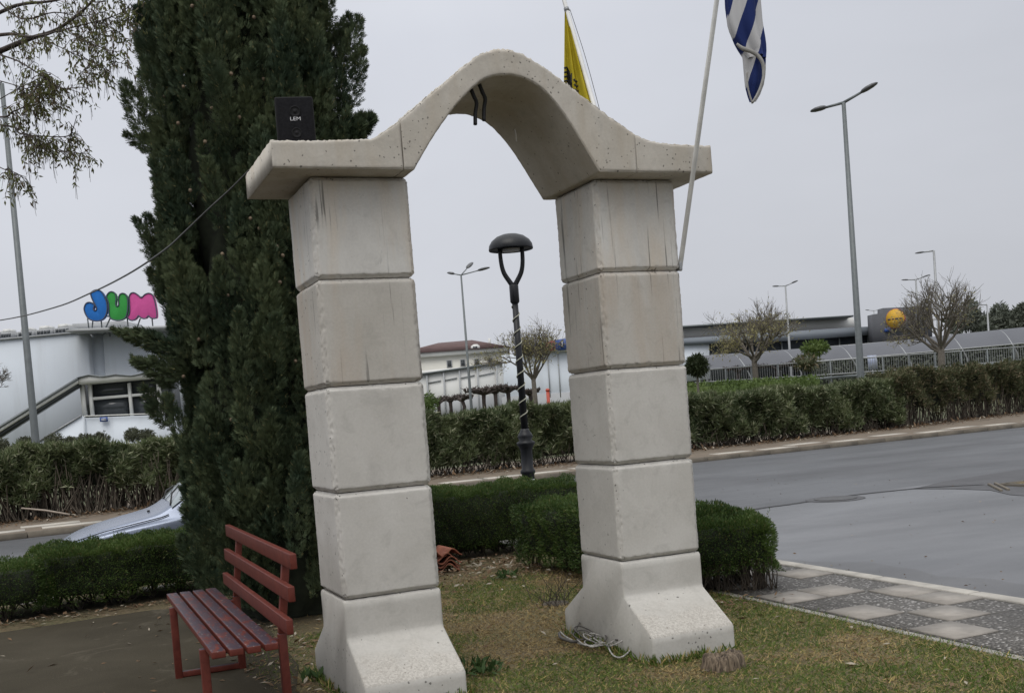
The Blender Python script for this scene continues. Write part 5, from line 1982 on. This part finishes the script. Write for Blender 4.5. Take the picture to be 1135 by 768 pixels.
# low clipped lawn hedge line, bright green
mb = MB()
a_, b_ = W(742, 432, 56), W(903, 421, 60)
ht = thing('low_hedge', (a_ + b_) / 2, 'low bright green clipped hedge beyond the oleanders at right', 'hedge')
n = 9000
u = rng.random(n)
P = a_ + u[:, None] * (b_ - a_) + np.stack([rng.normal(size=n) * .25, rng.normal(size=n) * .4, rng.uniform(-1.0, .18, n)], 1)
P[:, 2] += .06 * np.sin(u * 60)
scatter(mb, *LEAF, P, sph(n) + np.array([0, 0, .5]), rng.uniform(.14, .26, n))
d_ = (b_ - a_)
mb.bar(a_ - np.array([0, 0, .6]), b_ - np.array([0, 0, .6]), .8, 1.3)
mb.build('foliage', 'greenshrub', ht)
# far conifers
for k, (px, py, r_, sq) in enumerate([(1060, 358, 9, 1.1), (1092, 362, 12, 1.0), (1108, 352, 9, 1.5), (1118, 360, 11, 1.0), (1130, 353, 9, 1.2), (1146, 352, 14, 1.2), (1076, 350, 8, 2.2), (1135, 345, 5, 1.4)]):
    leaf_ball('conifer', ['hazy conifer just right of the yellow disc sign', 'hazy broad conifer above the shelter roof', 'hazy taller conifer in the middle of the far group', 'hazy low conifer in the far group', 'hazy pointed conifer near the right edge',
                          'hazy big conifer cut by the right edge', 'slim hazy conifer behind the right bare tree', 'small hazy conifer crown topmost at the right edge'][k], 'tree', px, py, r_, 150, 'pine', 800, 'far conifers', True, sq, .6, 'barkdark')

# ------------------------------------------------------ the toy store, left --
DJ = 76.0
org = W(40, 480, DJ)
js = thing('toy_store', (org[0], org[1], T(org)), 'big white store with a glazed entrance at the left', 'building')
MB().prism([(-260, 400), (97, 367.5), (108, 560), (-245, 560)], DJ, 30).build('wall', 'wallwhite', js)
MB().prism([(97, 368), (114, 369), (126, 560), (108, 560)], DJ + .8, 29).build('wall', 'wallwhite', js)
MB().prism([(114, 368.5), (330, 356), (340, 560), (126, 560)], DJ + .4, 29).build('wall', 'wallwhite', js)
MB().prism([(-260, 398.8), (97, 366.4), (97, 368.2), (-260, 400.6)], DJ - .15, 1.0).build('coping', 'wallgrey', js)
MB().prism([(72, 366.0), (90, 364), (330, 356), (330, 361), (90, 367.2), (74, 368.0)], DJ - 2.2, 3.4).build('sign_platform', 'wallgrey', js)
for x0, x1, y0, y1 in ((118, 112, 367, 372), (119.5, 121, 367, 373)):
    MB().prism([(x0, y0), (x0 + 1.3, y0), (x1 + 1.3, y1), (x1, y1)], DJ - .8, .15).build('strut', 'poledark', js)
# roof shed behind the letters
MB().prism([(80, 359), (137, 355.5), (138, 366), (81, 367)], DJ + 3, 4).build('roof_shed', 'wallgrey', js)
# glazed entrance box, canopy, handrail, parapet and the covered ramp
DE = 71.0
MB().prism([(88, 423), (182, 414.5), (188, 470), (92, 470)], DE + 1.2, 3).build('entrance_back', 'glass', js)
en = MB().prism([(85, 419), (98, 416), (112, 418), (128, 415.5), (145, 417), (160, 414), (190, 412), (190, 417), (88, 426)], DE - .4, 4.0).build('canopy', 'panelwhite', js)
MB().prism([(85, 418.2), (98, 415), (112, 417), (128, 414.5), (145, 416), (160, 413), (190, 411), (190, 412.2), (160, 414.2), (145, 417.2), (128, 415.7), (112, 418.2), (98, 416.2), (85, 419.6)], DE - .5, 4.2).build('canopy_edge', 'poledark', js)
for x0, x1 in ((88, 92.5), (97, 100.5), (141, 144), (173, 176.5)):
    MB().prism([(x0, 425), (x1, 424), (x1 + 3.3, 461), (x0 + 3.3, 461)], DE + .3, .25).build('mullion', 'panelwhite', js)
MB().prism([(100, 440.5), (178, 434), (178.4, 437), (100.4, 443.5)], DE + .35, .2).build('transom', 'panelwhite', js)
for q in ([(101, 427), (140, 424), (141, 438), (102, 440.5)], [(144, 423.7), (173, 421), (174, 434.5), (145, 437.5)], [(103, 444), (141, 441), (142, 458.5), (104, 460)], [(146, 441), (174, 438.5), (175, 456), (147, 458)]):
    MB().prism(q, DE + .55, .05).build('window_pane', 'glass', js)
MB().prism([(93, 460.5), (190, 457), (190, 458.2), (93, 461.7)], DE - .4, .08).build('handrail', 'panelwhite', js)
MB().prism([(93, 463), (190, 459), (196, 530), (97, 530)], DE - .2, 2.0).build('parapet', 'wallwhite', js)
MB().prism([(42, 489.5), (90, 460.5), (94, 463), (97, 530), (44, 530)], DE - .3, .25).build('stair_parapet', 'wallwhite', js)
MB().prism([(42, 488.5), (90, 459.5), (90.4, 460.8), (42.3, 489.9)], DE - .4, .1).build('stair_rail', 'polegrey', js)
MB().prism([(-80, 522), (0, 471), (85, 418.5), (86, 421), (0, 474), (-80, 525)], DE - .6, .8).build('ramp_roof', 'poledark', js)
MB().prism([(-80, 525), (0, 474), (86, 421), (86, 424.5), (0, 478), (-80, 529)], DE - .5, .7).build('ramp_side', 'panelwhite', js)
MB().prism([(-80, 529), (0, 478), (86, 424.5), (86.5, 428.5), (0, 484), (-80, 535)], DE - .3, .6).build('ramp_underside', 'glass', js)
bs_ = tag(MB().prism([(110.5, 462.5), (119, 462), (119.3, 467), (110.8, 467.5)], DE - .45, .06).build('notice_sign', 'bluesign', origin=W(115, 465, DE)), 'small blue notice on the white parapet of the store', 'sign')
a_ = MB().prism([(112, 463.8), (117.5, 463.4), (117.5, 464.2), (112, 464.6)], DE - .5, .03).prism([(112, 465.4), (117.8, 465), (117.8, 465.6), (112, 466)], DE - .5, .03).build('notice_line', 'letters', bs_)
# air conditioners on the roof
for k, (x0, x1, y0) in enumerate(((-17, 1, 368), (0, 14, 366.5), (19, 38, 365), (39.5, 58.5, 363), (60, 79, 361))):
    c0 = W((x0 + x1) / 2, y0 + 7, DJ + 1.5)
    ac = thing('air_conditioner', c0, ['rooftop air conditioner cut by the left edge', 'rooftop air conditioner left of the grey lamp pole', 'rooftop air conditioner behind the grey lamp pole', 'rooftop air conditioner just right of the grey lamp pole',
                                       'rooftop air conditioner nearest the big letters'][k], 'air conditioner', 'rooftop air conditioners')
    xm, w_ = (x0 + x1) / 2, (x1 - x0) / 2
    sl = -.09
    f_ = lambda x, y: (x, y + (x - xm) * sl)
    MB().prism([f_(xm - w_, y0 + 2), f_(xm + w_, y0 + 2), f_(xm + w_, y0 + 8.5), f_(xm - w_, y0 + 8.5)], DJ + 1.0, 1.5).build('housing', 'wallgrey', ac)
    MB().prism([f_(xm - w_ * .55, y0 - 1.8), f_(xm + w_ * .45, y0 - 1.8), f_(xm + w_ * .55, y0 + 1.9), f_(xm - w_ * .6, y0 + 1.9)], DJ + 1.2, 1.1).build('fan_cowl', 'panelwhite', ac)
    for q in (-.85, -.45, -.05, .35):
        MB().prism([f_(xm + q * w_, y0 + 3.2), f_(xm + (q + .3) * w_, y0 + 3.2), f_(xm + (q + .3) * w_, y0 + 7), f_(xm + q * w_, y0 + 7)], DJ + .96, .08).build('grille', 'glass', ac)

# the three balloon letters
LO = (85, 310)
LS = 9.6
letters = {
    'j': ([(150, 150), (175, 122), (215, 108), (262, 125), (298, 180), (322, 250), (325, 330), (300, 400), (255, 435), (190, 440), (130, 415), (95, 365), (80, 310), (95, 262), (125, 242), (165, 248), (190, 275), (180, 310), (190, 330), (208, 325), (212, 300), (195, 262), (170, 215)], 'jblue'),
    'u': ([(318, 180), (345, 138), (378, 128), (412, 150), (422, 200), (418, 262), (432, 285), (448, 270), (446, 205), (460, 160), (490, 145), (525, 160), (545, 215), (545, 300), (530, 385), (490, 425), (430, 435), (375, 420), (348, 385), (345, 310), (338, 240)], 'jgreen'),
    'm': ([(560, 180), (580, 145), (615, 140), (655, 165), (690, 192), (725, 160), (765, 145), (805, 160), (830, 215), (845, 290), (855, 360), (850, 405), (815, 414), (785, 404), (766, 385), (752, 398), (738, 412), (705, 414), (680, 402), (660, 384), (645, 402), (622, 425), (585, 435), (550, 415), (543, 395), (562, 362), (566, 300), (562, 230)], 'jpink')}
sg0 = W(130, 362, DJ - 1.5)
sg = thing('letter_sign', sg0, 'big rooftop balloon letters blue J, green U and pink M', 'sign')
for nm, (pts, mt_) in letters.items():
    q = catmull([(LO[0] + x / LS, LO[1] + y / LS) for x, y in pts], 5, True)
    cen = q.mean(0)
    D0 = DJ - 1.6
    fr = np.array([W(x, y, D0) for x, y in q])
    k = len(fr)
    cen3 = fr.mean(0)
    bk = fr + NH * .28
    t2 = np.roll(fr, -1, 0) - np.roll(fr, 1, 0)
    nn = unit(np.cross(t2, NH))
    if np.sum([(fr[i] - cen3) @ nn[i] for i in range(k)]) < 0:
        nn = -nn
    fin = fr - nn * .05 - NH * .02
    mb = MB()
    mb.add(np.vstack([fin, fr, bk]), [[i, (i + 1) % k, k + (i + 1) % k, k + i] for i in range(k)] + [[k + i, k + (i + 1) % k, 2 * k + (i + 1) % k, 2 * k + i] for i in range(k)] + [list(range(k)), [2 * k + i for i in range(k)][::-1]])
    o = recalc(mb.build('letter', mt_, sg))
    eg = MB()
    eg.tube(np.vstack([fr, fr[:2]]) - NH * .03, .045, 5, False)
    eg.build('letter_edge', 'jedge', o)
for x0, y0, x1, y1 in ((97, 353, 98.5, 363.5), (103, 355, 102, 363.5), (112, 354, 113, 363), (122, 353, 117, 363), (141, 352, 142, 362), (155.5, 353, 152, 362), (168.5, 353, 169.5, 361.5)):
    MB().tube([W(x0, y0, DJ - 1.3), W(x1, y1 + 1, DJ - 1.3)], .05, 6).build('support', 'poledark', sg)
MB().tube([W(98, 341, DJ - 1.2), W(172, 340, DJ - 1.2)], .05, 6).tube([W(98, 350.5, DJ - 1.2), W(172, 351, DJ - 1.2)], .05, 6).tube([W(110, 329, DJ - 1.2), W(172, 329, DJ - 1.2)], .04, 6).build('rail', 'poledark', sg)

# -------------------------------------------------- house with a red roof ----
DH = 130.0
org = W(505, 420, DH)
hs = thing('red_roofed_house', (org[0], org[1], T(org)), 'cream house with a red tiled hip roof between the columns', 'building')
MB().prism([(440, 396), (562, 387.5), (572, 470), (446, 470)], DH, 14).build('wall', 'housecream', hs)
MB().prism([(438, 393), (563, 384), (564, 389), (439, 398)], DH - .5, 15).build('cornice', 'panelwhite', hs)
MB().prism([(440, 413.5), (525, 405.5), (526, 410), (441, 418.5)], DH - 1.6, 1.6).build('balcony', 'panelwhite', hs)
e = [W(436, 393, DH - .8), W(565, 384, DH - .8)]
e += [e[1] + NH * 16, e[0] + NH * 16]
rg = [W(486, 380, DH + 7), W(523, 376.8, DH + 7)]
rfo = recalc(MB().add(e + rg, [[0, 1, 5, 4], [2, 3, 4, 5], [1, 2, 5], [3, 0, 4], [0, 3, 2, 1]]).build('roof', 'roofred', hs))
MB().prism([(541, 375), (543.5, 374.8), (544.4, 384), (541.6, 384.3)], DH + 5, 1.2).build('chimney', 'panelwhite', rfo)
dmr = MB().prism([(521.5, 388), (522, 383.5), (525, 381.6), (529, 381.4), (531.5, 383), (532, 387.2)], DH - .2, 4).build('dormer', 'panelwhite', hs)
MB().prism([(524, 387.6), (524.3, 384), (529, 383.6), (529.4, 387.2)], DH - .32, .1).build('dormer_window', 'glass', dmr)
for x0, y0 in ((495.5, 400), (510.5, 399), (526, 398), (541, 397)):
    w_ = MB().prism([(x0 - .7, y0 - .7), (x0 + 5.2, y0 - 1.1), (x0 + 5.8, y0 + 6.9), (x0 - .1, y0 + 7.3)], DH - .12, .2).build('window', 'wallgrey', hs)
    MB().prism([(x0 + .3, y0), (x0 + 4.2, y0 - .2), (x0 + 4.7, y0 + 6.0), (x0 + .8, y0 + 6.2)], DH - .2, .1).build('pane', 'glass', w_)

# white wall with piers in front of the house
DWL = 96.0
org = W(510, 440, DWL)
ww = thing('pier_wall', (org[0], org[1], T(org)), 'long white wall with dark piers and coping behind the pollards', 'wall')
MB().prism([(440, 419.5), (560, 402), (566, 470), (446, 470)], DWL, .4).build('wall_panels', 'panelwhite', ww)
MB().prism([(440, 417.5), (560, 400), (560.3, 402), (440.3, 419.5)], DWL - .3, .9).build('coping', 'poledark', ww)
for x0, y0 in ((453, 417.5), (472, 415), (490.6, 412), (508, 409.5), (528, 406.5), (549, 403.5)):
    MB().prism([(x0, y0), (x0 + 1.7, y0 - .2), (x0 + 5.2, 470), (x0 + 3.5, 470)], DWL - .2, .25).build('pier', 'wallgrey', ww)
for x0, x1, y0, y1 in ((474, 488.5, 423.5, 421), (493, 506.5, 420.5, 418), (511, 526, 418, 415), (531, 548, 415.5, 412)):
    MB().prism([(x0, y0), (x1, y1), (x1, y1 + 1.3), (x0, y0 + 1.3)], DWL - .1, .12).build('ledge', 'wallgrey', ww)
MB().prism([(446, 446), (566, 437), (568, 470), (449, 470)], DWL - .12, .3).build('plinth', 'wallgrey', ww)

# hall with the blue and red sign band
DHL = 92.0
org = W(600, 430, DHL)
hl_ = thing('white_hall', (org[0], org[1], T(org)), 'white hall under a sign band left of the right column', 'building')
MB().prism([(556, 393), (700, 381), (706, 470), (562, 470)], DHL, 25).build('wall', 'wallwhite', hl_)
MB().prism([(556, 440), (700, 429), (703, 470), (558, 470)], DHL - .1, .3).build('plinth', 'wallgrey', hl_)
for x0, y0 in ((606, 391), (617.5, 390), (640, 388), (660, 386)):
    MB().prism([(x0, y0), (x0 + 1, y0), (x0 + 4.4, 440), (x0 + 3.4, 440)], DHL - .12, .2).build('pilaster', 'wallgrey', hl_)
MB().prism([(576, 389.5), (640, 386.8), (640, 388.6), (576, 391.4)], DHL - .5, .8).build('ledge', 'panelwhite', hl_)
sb_ = thing('sign_band', W(600, 388, DHL - .5), 'blue and red fascia sign on the white hall', 'sign')
MB().prism([(577, 383.5), (601, 380), (601.4, 389), (577.4, 390)], DHL - .7, .25).build('dark_panel', 'navy', sb_)
MB().prism([(601, 380), (603.8, 379.6), (604.2, 388.8), (601.4, 389)], DHL - .72, .27).build('green_panel', 'jgreen', sb_)
rp_ = MB().prism([(603.8, 379.6), (615.2, 376.8), (615.6, 388.2), (604.2, 388.8)], DHL - .7, .25).build('red_panel', 'redsign', sb_)
MB().prism([(611.6, 379.2), (613.6, 379.8), (614.6, 382.5), (614, 385.5), (612.2, 387), (613, 384), (612.8, 381.5)], DHL - .76, .05).build('mark', 'navy', rp_)
bp_ = MB().prism([(615.2, 376.8), (650, 372), (650.4, 386.6), (615.6, 388.2)], DHL - .7, .25).build('blue_panel', 'bluesign', sb_)
MB().prism([(620.8, 379), (622.5, 377.2), (624.2, 378.5), (624.8, 382), (624, 384.8), (622.3, 385.6), (621, 384)], DHL - .76, .05).build('mark', 'navy', bp_)
MB().prism([(622, 378.6), (623.4, 378.2), (624, 381.5), (623.4, 384.4), (622.2, 384.2), (622.8, 381.5)], DHL - .82, .05).build('mark', 'letters', bp_)
b_ = W(608, 446, 58)
rp2 = thing('red_post', (b_[0], b_[1], T(b_)), 'short red post in front of the white hall', 'post')
tpz = W(608, 430.5, 58)[2]
MB().tube([(b_[0], b_[1], T(b_)), (b_[0], b_[1], tpz - .1)], .09, 10).build('post', 'redpost', rp2)
MB().lathe((b_[0], b_[1], tpz - .12), [(.12, 0), (.12, .05), (.06, .12), (.001, .13)], 10).build('cap', 'redpost', rp2)

# ---------------------------------------------------- supermarket, right -----
DS = 112.0
org = W(860, 400, DS)
sm_ = thing('supermarket', (org[0], org[1], T(org)), 'low supermarket with blue grey fascia right of the right column', 'building')
MB().prism([(700, 378.5), (760, 374.5), (870, 367.5), (950, 362.5), (986, 362), (990, 430), (700, 440)], DS, 25).build('wall', 'glass', sm_)
MB().prism([(690, 366), (760, 360.6), (946, 349.2), (946.2, 351), (760, 362.4), (690, 368)], DS + 2, 12).build('canopy_roof', 'poledark', sm_)
MB().prism([(690, 369), (760, 363), (862, 357), (946, 352), (948, 364), (862, 369), (760, 375), (690, 380)], DS + 4, 10).build('parapet', 'panelwhite', sm_)
MB().prism([(690, 380), (760, 374.8), (870, 367.5), (950, 362.5), (986, 361), (986, 369.5), (950, 372.2), (870, 377.5), (760, 382), (690, 387)], DS - .8, 3).build('fascia', 'fascia', sm_)
MB().prism([(740, 383.5), (786, 381), (787, 420), (742, 425)], DS - .4, 1).build('white_panel', 'wallwhite', sm_)
MB().prism([(868, 388), (948, 381.2), (948, 384), (868, 391)], DS - 6, 6).build('entrance_canopy', 'wallgrey', sm_)
for x0, y0 in ((800, 380), (830, 378), (866, 377), (900, 375), (930, 373.5), (962, 372)):
    MB().prism([(x0, y0), (x0 + 1, y0), (x0 + 3, 415), (x0 + 2, 415)], DS - .3, .3).build('mullion', 'poledark', sm_)
MB().prism([(967.2, 348.5), (978.6, 347), (978.6, 341.5), (1032, 339), (1034, 385), (969, 385)], DS - 3, 1.6).build('sign_tower', 'brownwall', sm_)
MB().prism([(981, 364), (988, 362), (988, 367), (981, 368)], DS - 3.3, .3).build('blue_plate', 'bluesign', sm_)
dc = W(993.3, 353.2, DS - 3.6)
ds_ = thing('disc_sign', dc, 'round yellow disc sign on the brown tower behind the bare tree', 'sign')
an = -YAW + .72
nx = np.array([math.sin(an - PI), -math.cos(an - PI), 0])
ya = -YAW - .75
Rz = np.array([[math.cos(ya), -math.sin(ya), 0], [math.sin(ya), math.cos(ya), 0], [0, 0, 1]])
Rd = Rz @ Ry
rD = 11.0 / FPX * (DS - 3.6)
MB().lathe(dc, [(rD, 0), (rD, .20), (rD * .94, .22)], 40, Rd).build('rim', 'redsign', ds_)
fc = MB().lathe(dc + Rd @ np.array([0, 0, .15]), [(rD * .95, 0), (rD * .95, .09), (.01, .1)], 40, Rd).build('face', 'yellowdisc', ds_)
mk = MB()
for x_, y_, w_, h_ in ((-.62, -.02, .30, .13), (-.22, -.02, .24, .10), (.16, -.02, .26, .13), (.60, -.02, .34, .11)):
    c = dc + Rd @ np.array([x_ * rD, y_ * rD, .262])
    mk.box(c, (w_ * rD, h_ * rD, .03), Rd)
mk.build('mark', 'navy', fc)

# --------------------------------------------------------- grey shelter ------
tb0, tb1 = 84.0, 78.0
xsR = [778, 826, 882, 944, 1004, 1066, 1122, 1180]


def shl(x, f):
    """roof row: f = 0 at the lower front edge, 1 at the upper rear edge"""
    yl = np.interp(x, [778, 966, 1135, 1180], [410.5, 395.5, 380.3, 376.5])
    yu = np.interp(x, [778, 966, 1135, 1180], [396, 382.3, 364.8, 360.5])
    D = np.interp(x, [778, 1180], [tb0, tb1])
    a = W(x, yl, D)
    b = W(x - 14, yu, D + 2.2)
    return a, b


mid0 = shl(980, 0)[0]
sh = thing('trolley_shelter', (mid0[0], mid0[1], T(mid0)), 'long shelter with curved grey roof panels and pale ribs', 'shelter')


def arc(x, n=9):
    a, b = shl(x, 0)
    out_ = []
    for t in np.linspace(0, 1, n):
        p = a + (b - a) * t
        p = p + np.array([0, 0, .16 * math.sin(t * PI)])
        out_.append(p)
    return np.array(out_)


for x0, x1 in zip(xsR[:-1], xsR[1:]):
    g = np.array([arc(x) for x in np.linspace(x0 + .4, x1 - .4, 5)])
    i = np.arange(4)[:, None] * 9 + np.arange(8)[None, :]
    f = np.stack([i, i + 1, i + 10, i + 9], -1).reshape(-1, 4)
    g2 = g + np.array([0, 0, .05])
    mb = MB().add(g2.reshape(-1, 3), f).add(g.reshape(-1, 3), f[:, ::-1])
    mb.build('roof_panel', 'polycarb', sh)
for x in xsR:
    a = arc(x)
    foot = a[0] + RH * .35 + np.array([0, 0, -.75])
    gnd = foot.copy() + RH * .08
    gnd[2] = T(gnd)
    q = np.vstack([[gnd], [foot], [a[0] + RH * .12 + np.array([0, 0, -.2])], a])
    MB().tube(q, .055, 6).build('rib', 'polegrey', sh)
for x in np.arange(800, 1170, 26):
    a, b = shl(x, 0)
    g = b.copy()
    g[2] = T(g)
    MB().tube([g, b], .04, 5).build('rear_post', 'polegrey', sh)
q = np.array([arc(x)[0] for x in xsR])
MB().tube(q, .045, 6).build('gutter', 'wallgrey', sh)
q = np.array([arc(x)[-1] for x in xsR])
MB().tube(q, .05, 6).build('ridge', 'wallgrey', sh)

bh0 = W(1080, 400, 104)
bh = thing('boundary_hedge', (bh0[0], bh0[1], T(bh0)), 'dark tall boundary planting seen beneath the shelter roof at right', 'hedge')
n = 9000
u = rng.random(n)
xx = 905 + u * 330
yt = np.interp(xx, [905, 966, 1135, 1235], [392, 384, 369, 360])
yy = yt + (rng.random(n) ** .8) * 42
P = np.array([W(a, b, 104 + c) for a, b, c in zip(xx, yy, np.abs(rng.normal(size=n)) * .5)])
mb = MB()
scatter(mb, *LEAF, P, sph(n) + np.array([0, 0, .3]), rng.uniform(.35, .7, n))
mb.build('foliage', 'pine', bh)
MB().prism([(905, 395), (966, 387), (1135, 372), (1235, 363), (1235, 440), (905, 440)], 105.2, 2.0).build('shade_core', 'leafshade', bh)  # solid backing, shade behind the leaves set in its dark colour

# metal railing in front of it
DR = 70.0
rl0 = W(1000, 410, DR)
rl = thing('metal_railing', (rl0[0], rl0[1], T(rl0)), 'grey metal railing with close bars along the shelter', 'railing')
ytop = lambda x: np.interp(x, [770, 935, 1180], [410.5, 398.5, 381])
ybot = lambda x: np.interp(x, [770, 935, 1064, 1180], [424, 414, 405, 394.5])
MB().tube([W(x, ytop(x), DR) for x in (770, 935, 1060, 1180)], .04, 5).tube([W(x, ybot(x), DR) for x in (770, 935, 1064, 1180)], .04, 5).build('rails', 'polegrey', rl)
bars = MB()
for x in np.arange(772, 1178, 2.6):
    bars.tube([W(x, ytop(x), DR), W(x + .9, ybot(x), DR)], .016, 3, False)
bars.build('bars', 'polegrey', rl)
pst = MB()
for x in np.arange(775, 1180, 29):
    a = W(x, ytop(x) - .5, DR)
    g = a.copy()
    g[2] = T(g) - .2
    MB().tube([g, a], .06, 6).build('post', 'poledark', rl)
gr0 = W(1000, 414, 64)
gr = thing('guard_rail', (gr0[0], gr0[1], T(gr0)), 'low dark guard rail on posts just above the oleander hedge', 'guard rail')
yg = lambda x: np.interp(x, [895, 935, 1064, 1135, 1180], [421, 417.3, 408.3, 398.8, 394])
for k in range(2):
    pass
gp = [W(x, yg(x), 64) for x in (895, 935, 1000, 1064, 1135, 1180)]
b2 = MB()
for p, q in zip(gp[:-1], gp[1:]):
    b2.bar(p, q, .06, .16)
b2.build('beam', 'poledark', gr)
for x in (905, 960, 1002, 1052, 1105, 1150):
    a = W(x, yg(x) + .5, 64.1)
    g = a.copy()
    g[2] = T(g) - .2
    MB().tube([g, a], .055, 6).build('post', 'poledark', gr)
pp_ = W(966, 403, 72)
po = thing('poster_stand', (pp_[0], pp_[1], T(pp_)), 'blue and white poster panel by the tall street lamp pole', 'poster')
MB().prism([(961.5, 394), (971.5, 393.4), (972.8, 409), (962.8, 409.6)], 72, .1).build('panel', 'poster', po)
MB().prism([(966.6, 409), (967.6, 409), (968.6, 420), (967.6, 420)], 72.02, .06).build('leg', 'polegrey', po)

# ------------------------------------------------------- sky and daylight ----
wd = bpy.data.worlds.new('World')
scene.world = wd
wd.use_nodes = True
nt = wd.node_tree
bg = nt.nodes['Background']
SUN_EL, SUN_AZ = math.radians(60), math.radians(222)     # azimuth clockwise from +y
sky = N(nt, 'ShaderNodeTexSky', sky_type='NISHITA')
sky.sun_disc = False
sky.sun_elevation = SUN_EL
sky.sun_rotation = SUN_AZ
sky.air_density = 2.0
sky.dust_density = 6.0
hsv = N(nt, 'ShaderNodeHueSaturation')
hsv.inputs['Saturation'].default_value = .25
L(nt, sky.outputs[0], hsv.inputs['Color'])
co = N(nt, 'ShaderNodeTexCoord').outputs['Generated']
sx = N(nt, 'ShaderNodeSeparateXYZ')
L(nt, co, sx.inputs[0])
# overcast dome: three times brighter overhead than at the horizon
zf = maprange(nt, sx.outputs[2], -.05, 1.0, 0, 1)
zr = N(nt, 'ShaderNodeValToRGB')
zr.color_ramp.elements[0].color = (6.25, 6.45, 6.95, 1)
zr.color_ramp.elements[1].color = (15.0, 15.2, 15.5, 1)
e_ = zr.color_ramp.elements.new(.35)
e_.color = (6.75, 7.0, 7.7, 1)
e_ = zr.color_ramp.elements.new(.60)
e_.color = (9.6, 9.8, 10.2, 1)
L(nt, zf, zr.inputs[0])
cl = maprange(nt, noise(nt, mapping(nt, co, (1, 1, 2.2)), 1.6, 5, .55, .3), .3, .7, .93, 1.06)
lr = mathn(nt, 'ADD', mathn(nt, 'MULTIPLY', sx.outputs[0], -.24), 1.07)
over = mixc(nt, 1.0, zr.outputs[0], mathn(nt, 'MULTIPLY', cl, mathn(nt, 'MINIMUM', lr, .995)), 'MULTIPLY')
L(nt, mixc(nt, .92, hsv.outputs[0], over), bg.inputs['Color'])
bg.inputs['Strength'].default_value = .10

sun = bpy.data.lights.new('sun', 'SUN')
sun.energy = 1.3
sun.angle = math.radians(40)
sun.color = (1, .96, .90)
so = bpy.data.objects.new('sun', sun)
COL.objects.link(so)
dv = Vector((math.sin(SUN_AZ) * math.cos(SUN_EL), math.cos(SUN_AZ) * math.cos(SUN_EL), math.sin(SUN_EL)))
so.rotation_euler = dv.to_track_quat('Z', 'Y').to_euler()

vs = scene.view_settings
vs.view_transform = 'Standard'
vs.look = 'None'
vs.exposure = 0
vs.gamma = 1
vs.use_curve_mapping = False
scene.render.engine = 'CYCLES'
scene.cycles.use_denoising = True
scene.cycles.max_bounces = 6
scene.cycles.transparent_max_bounces = 8
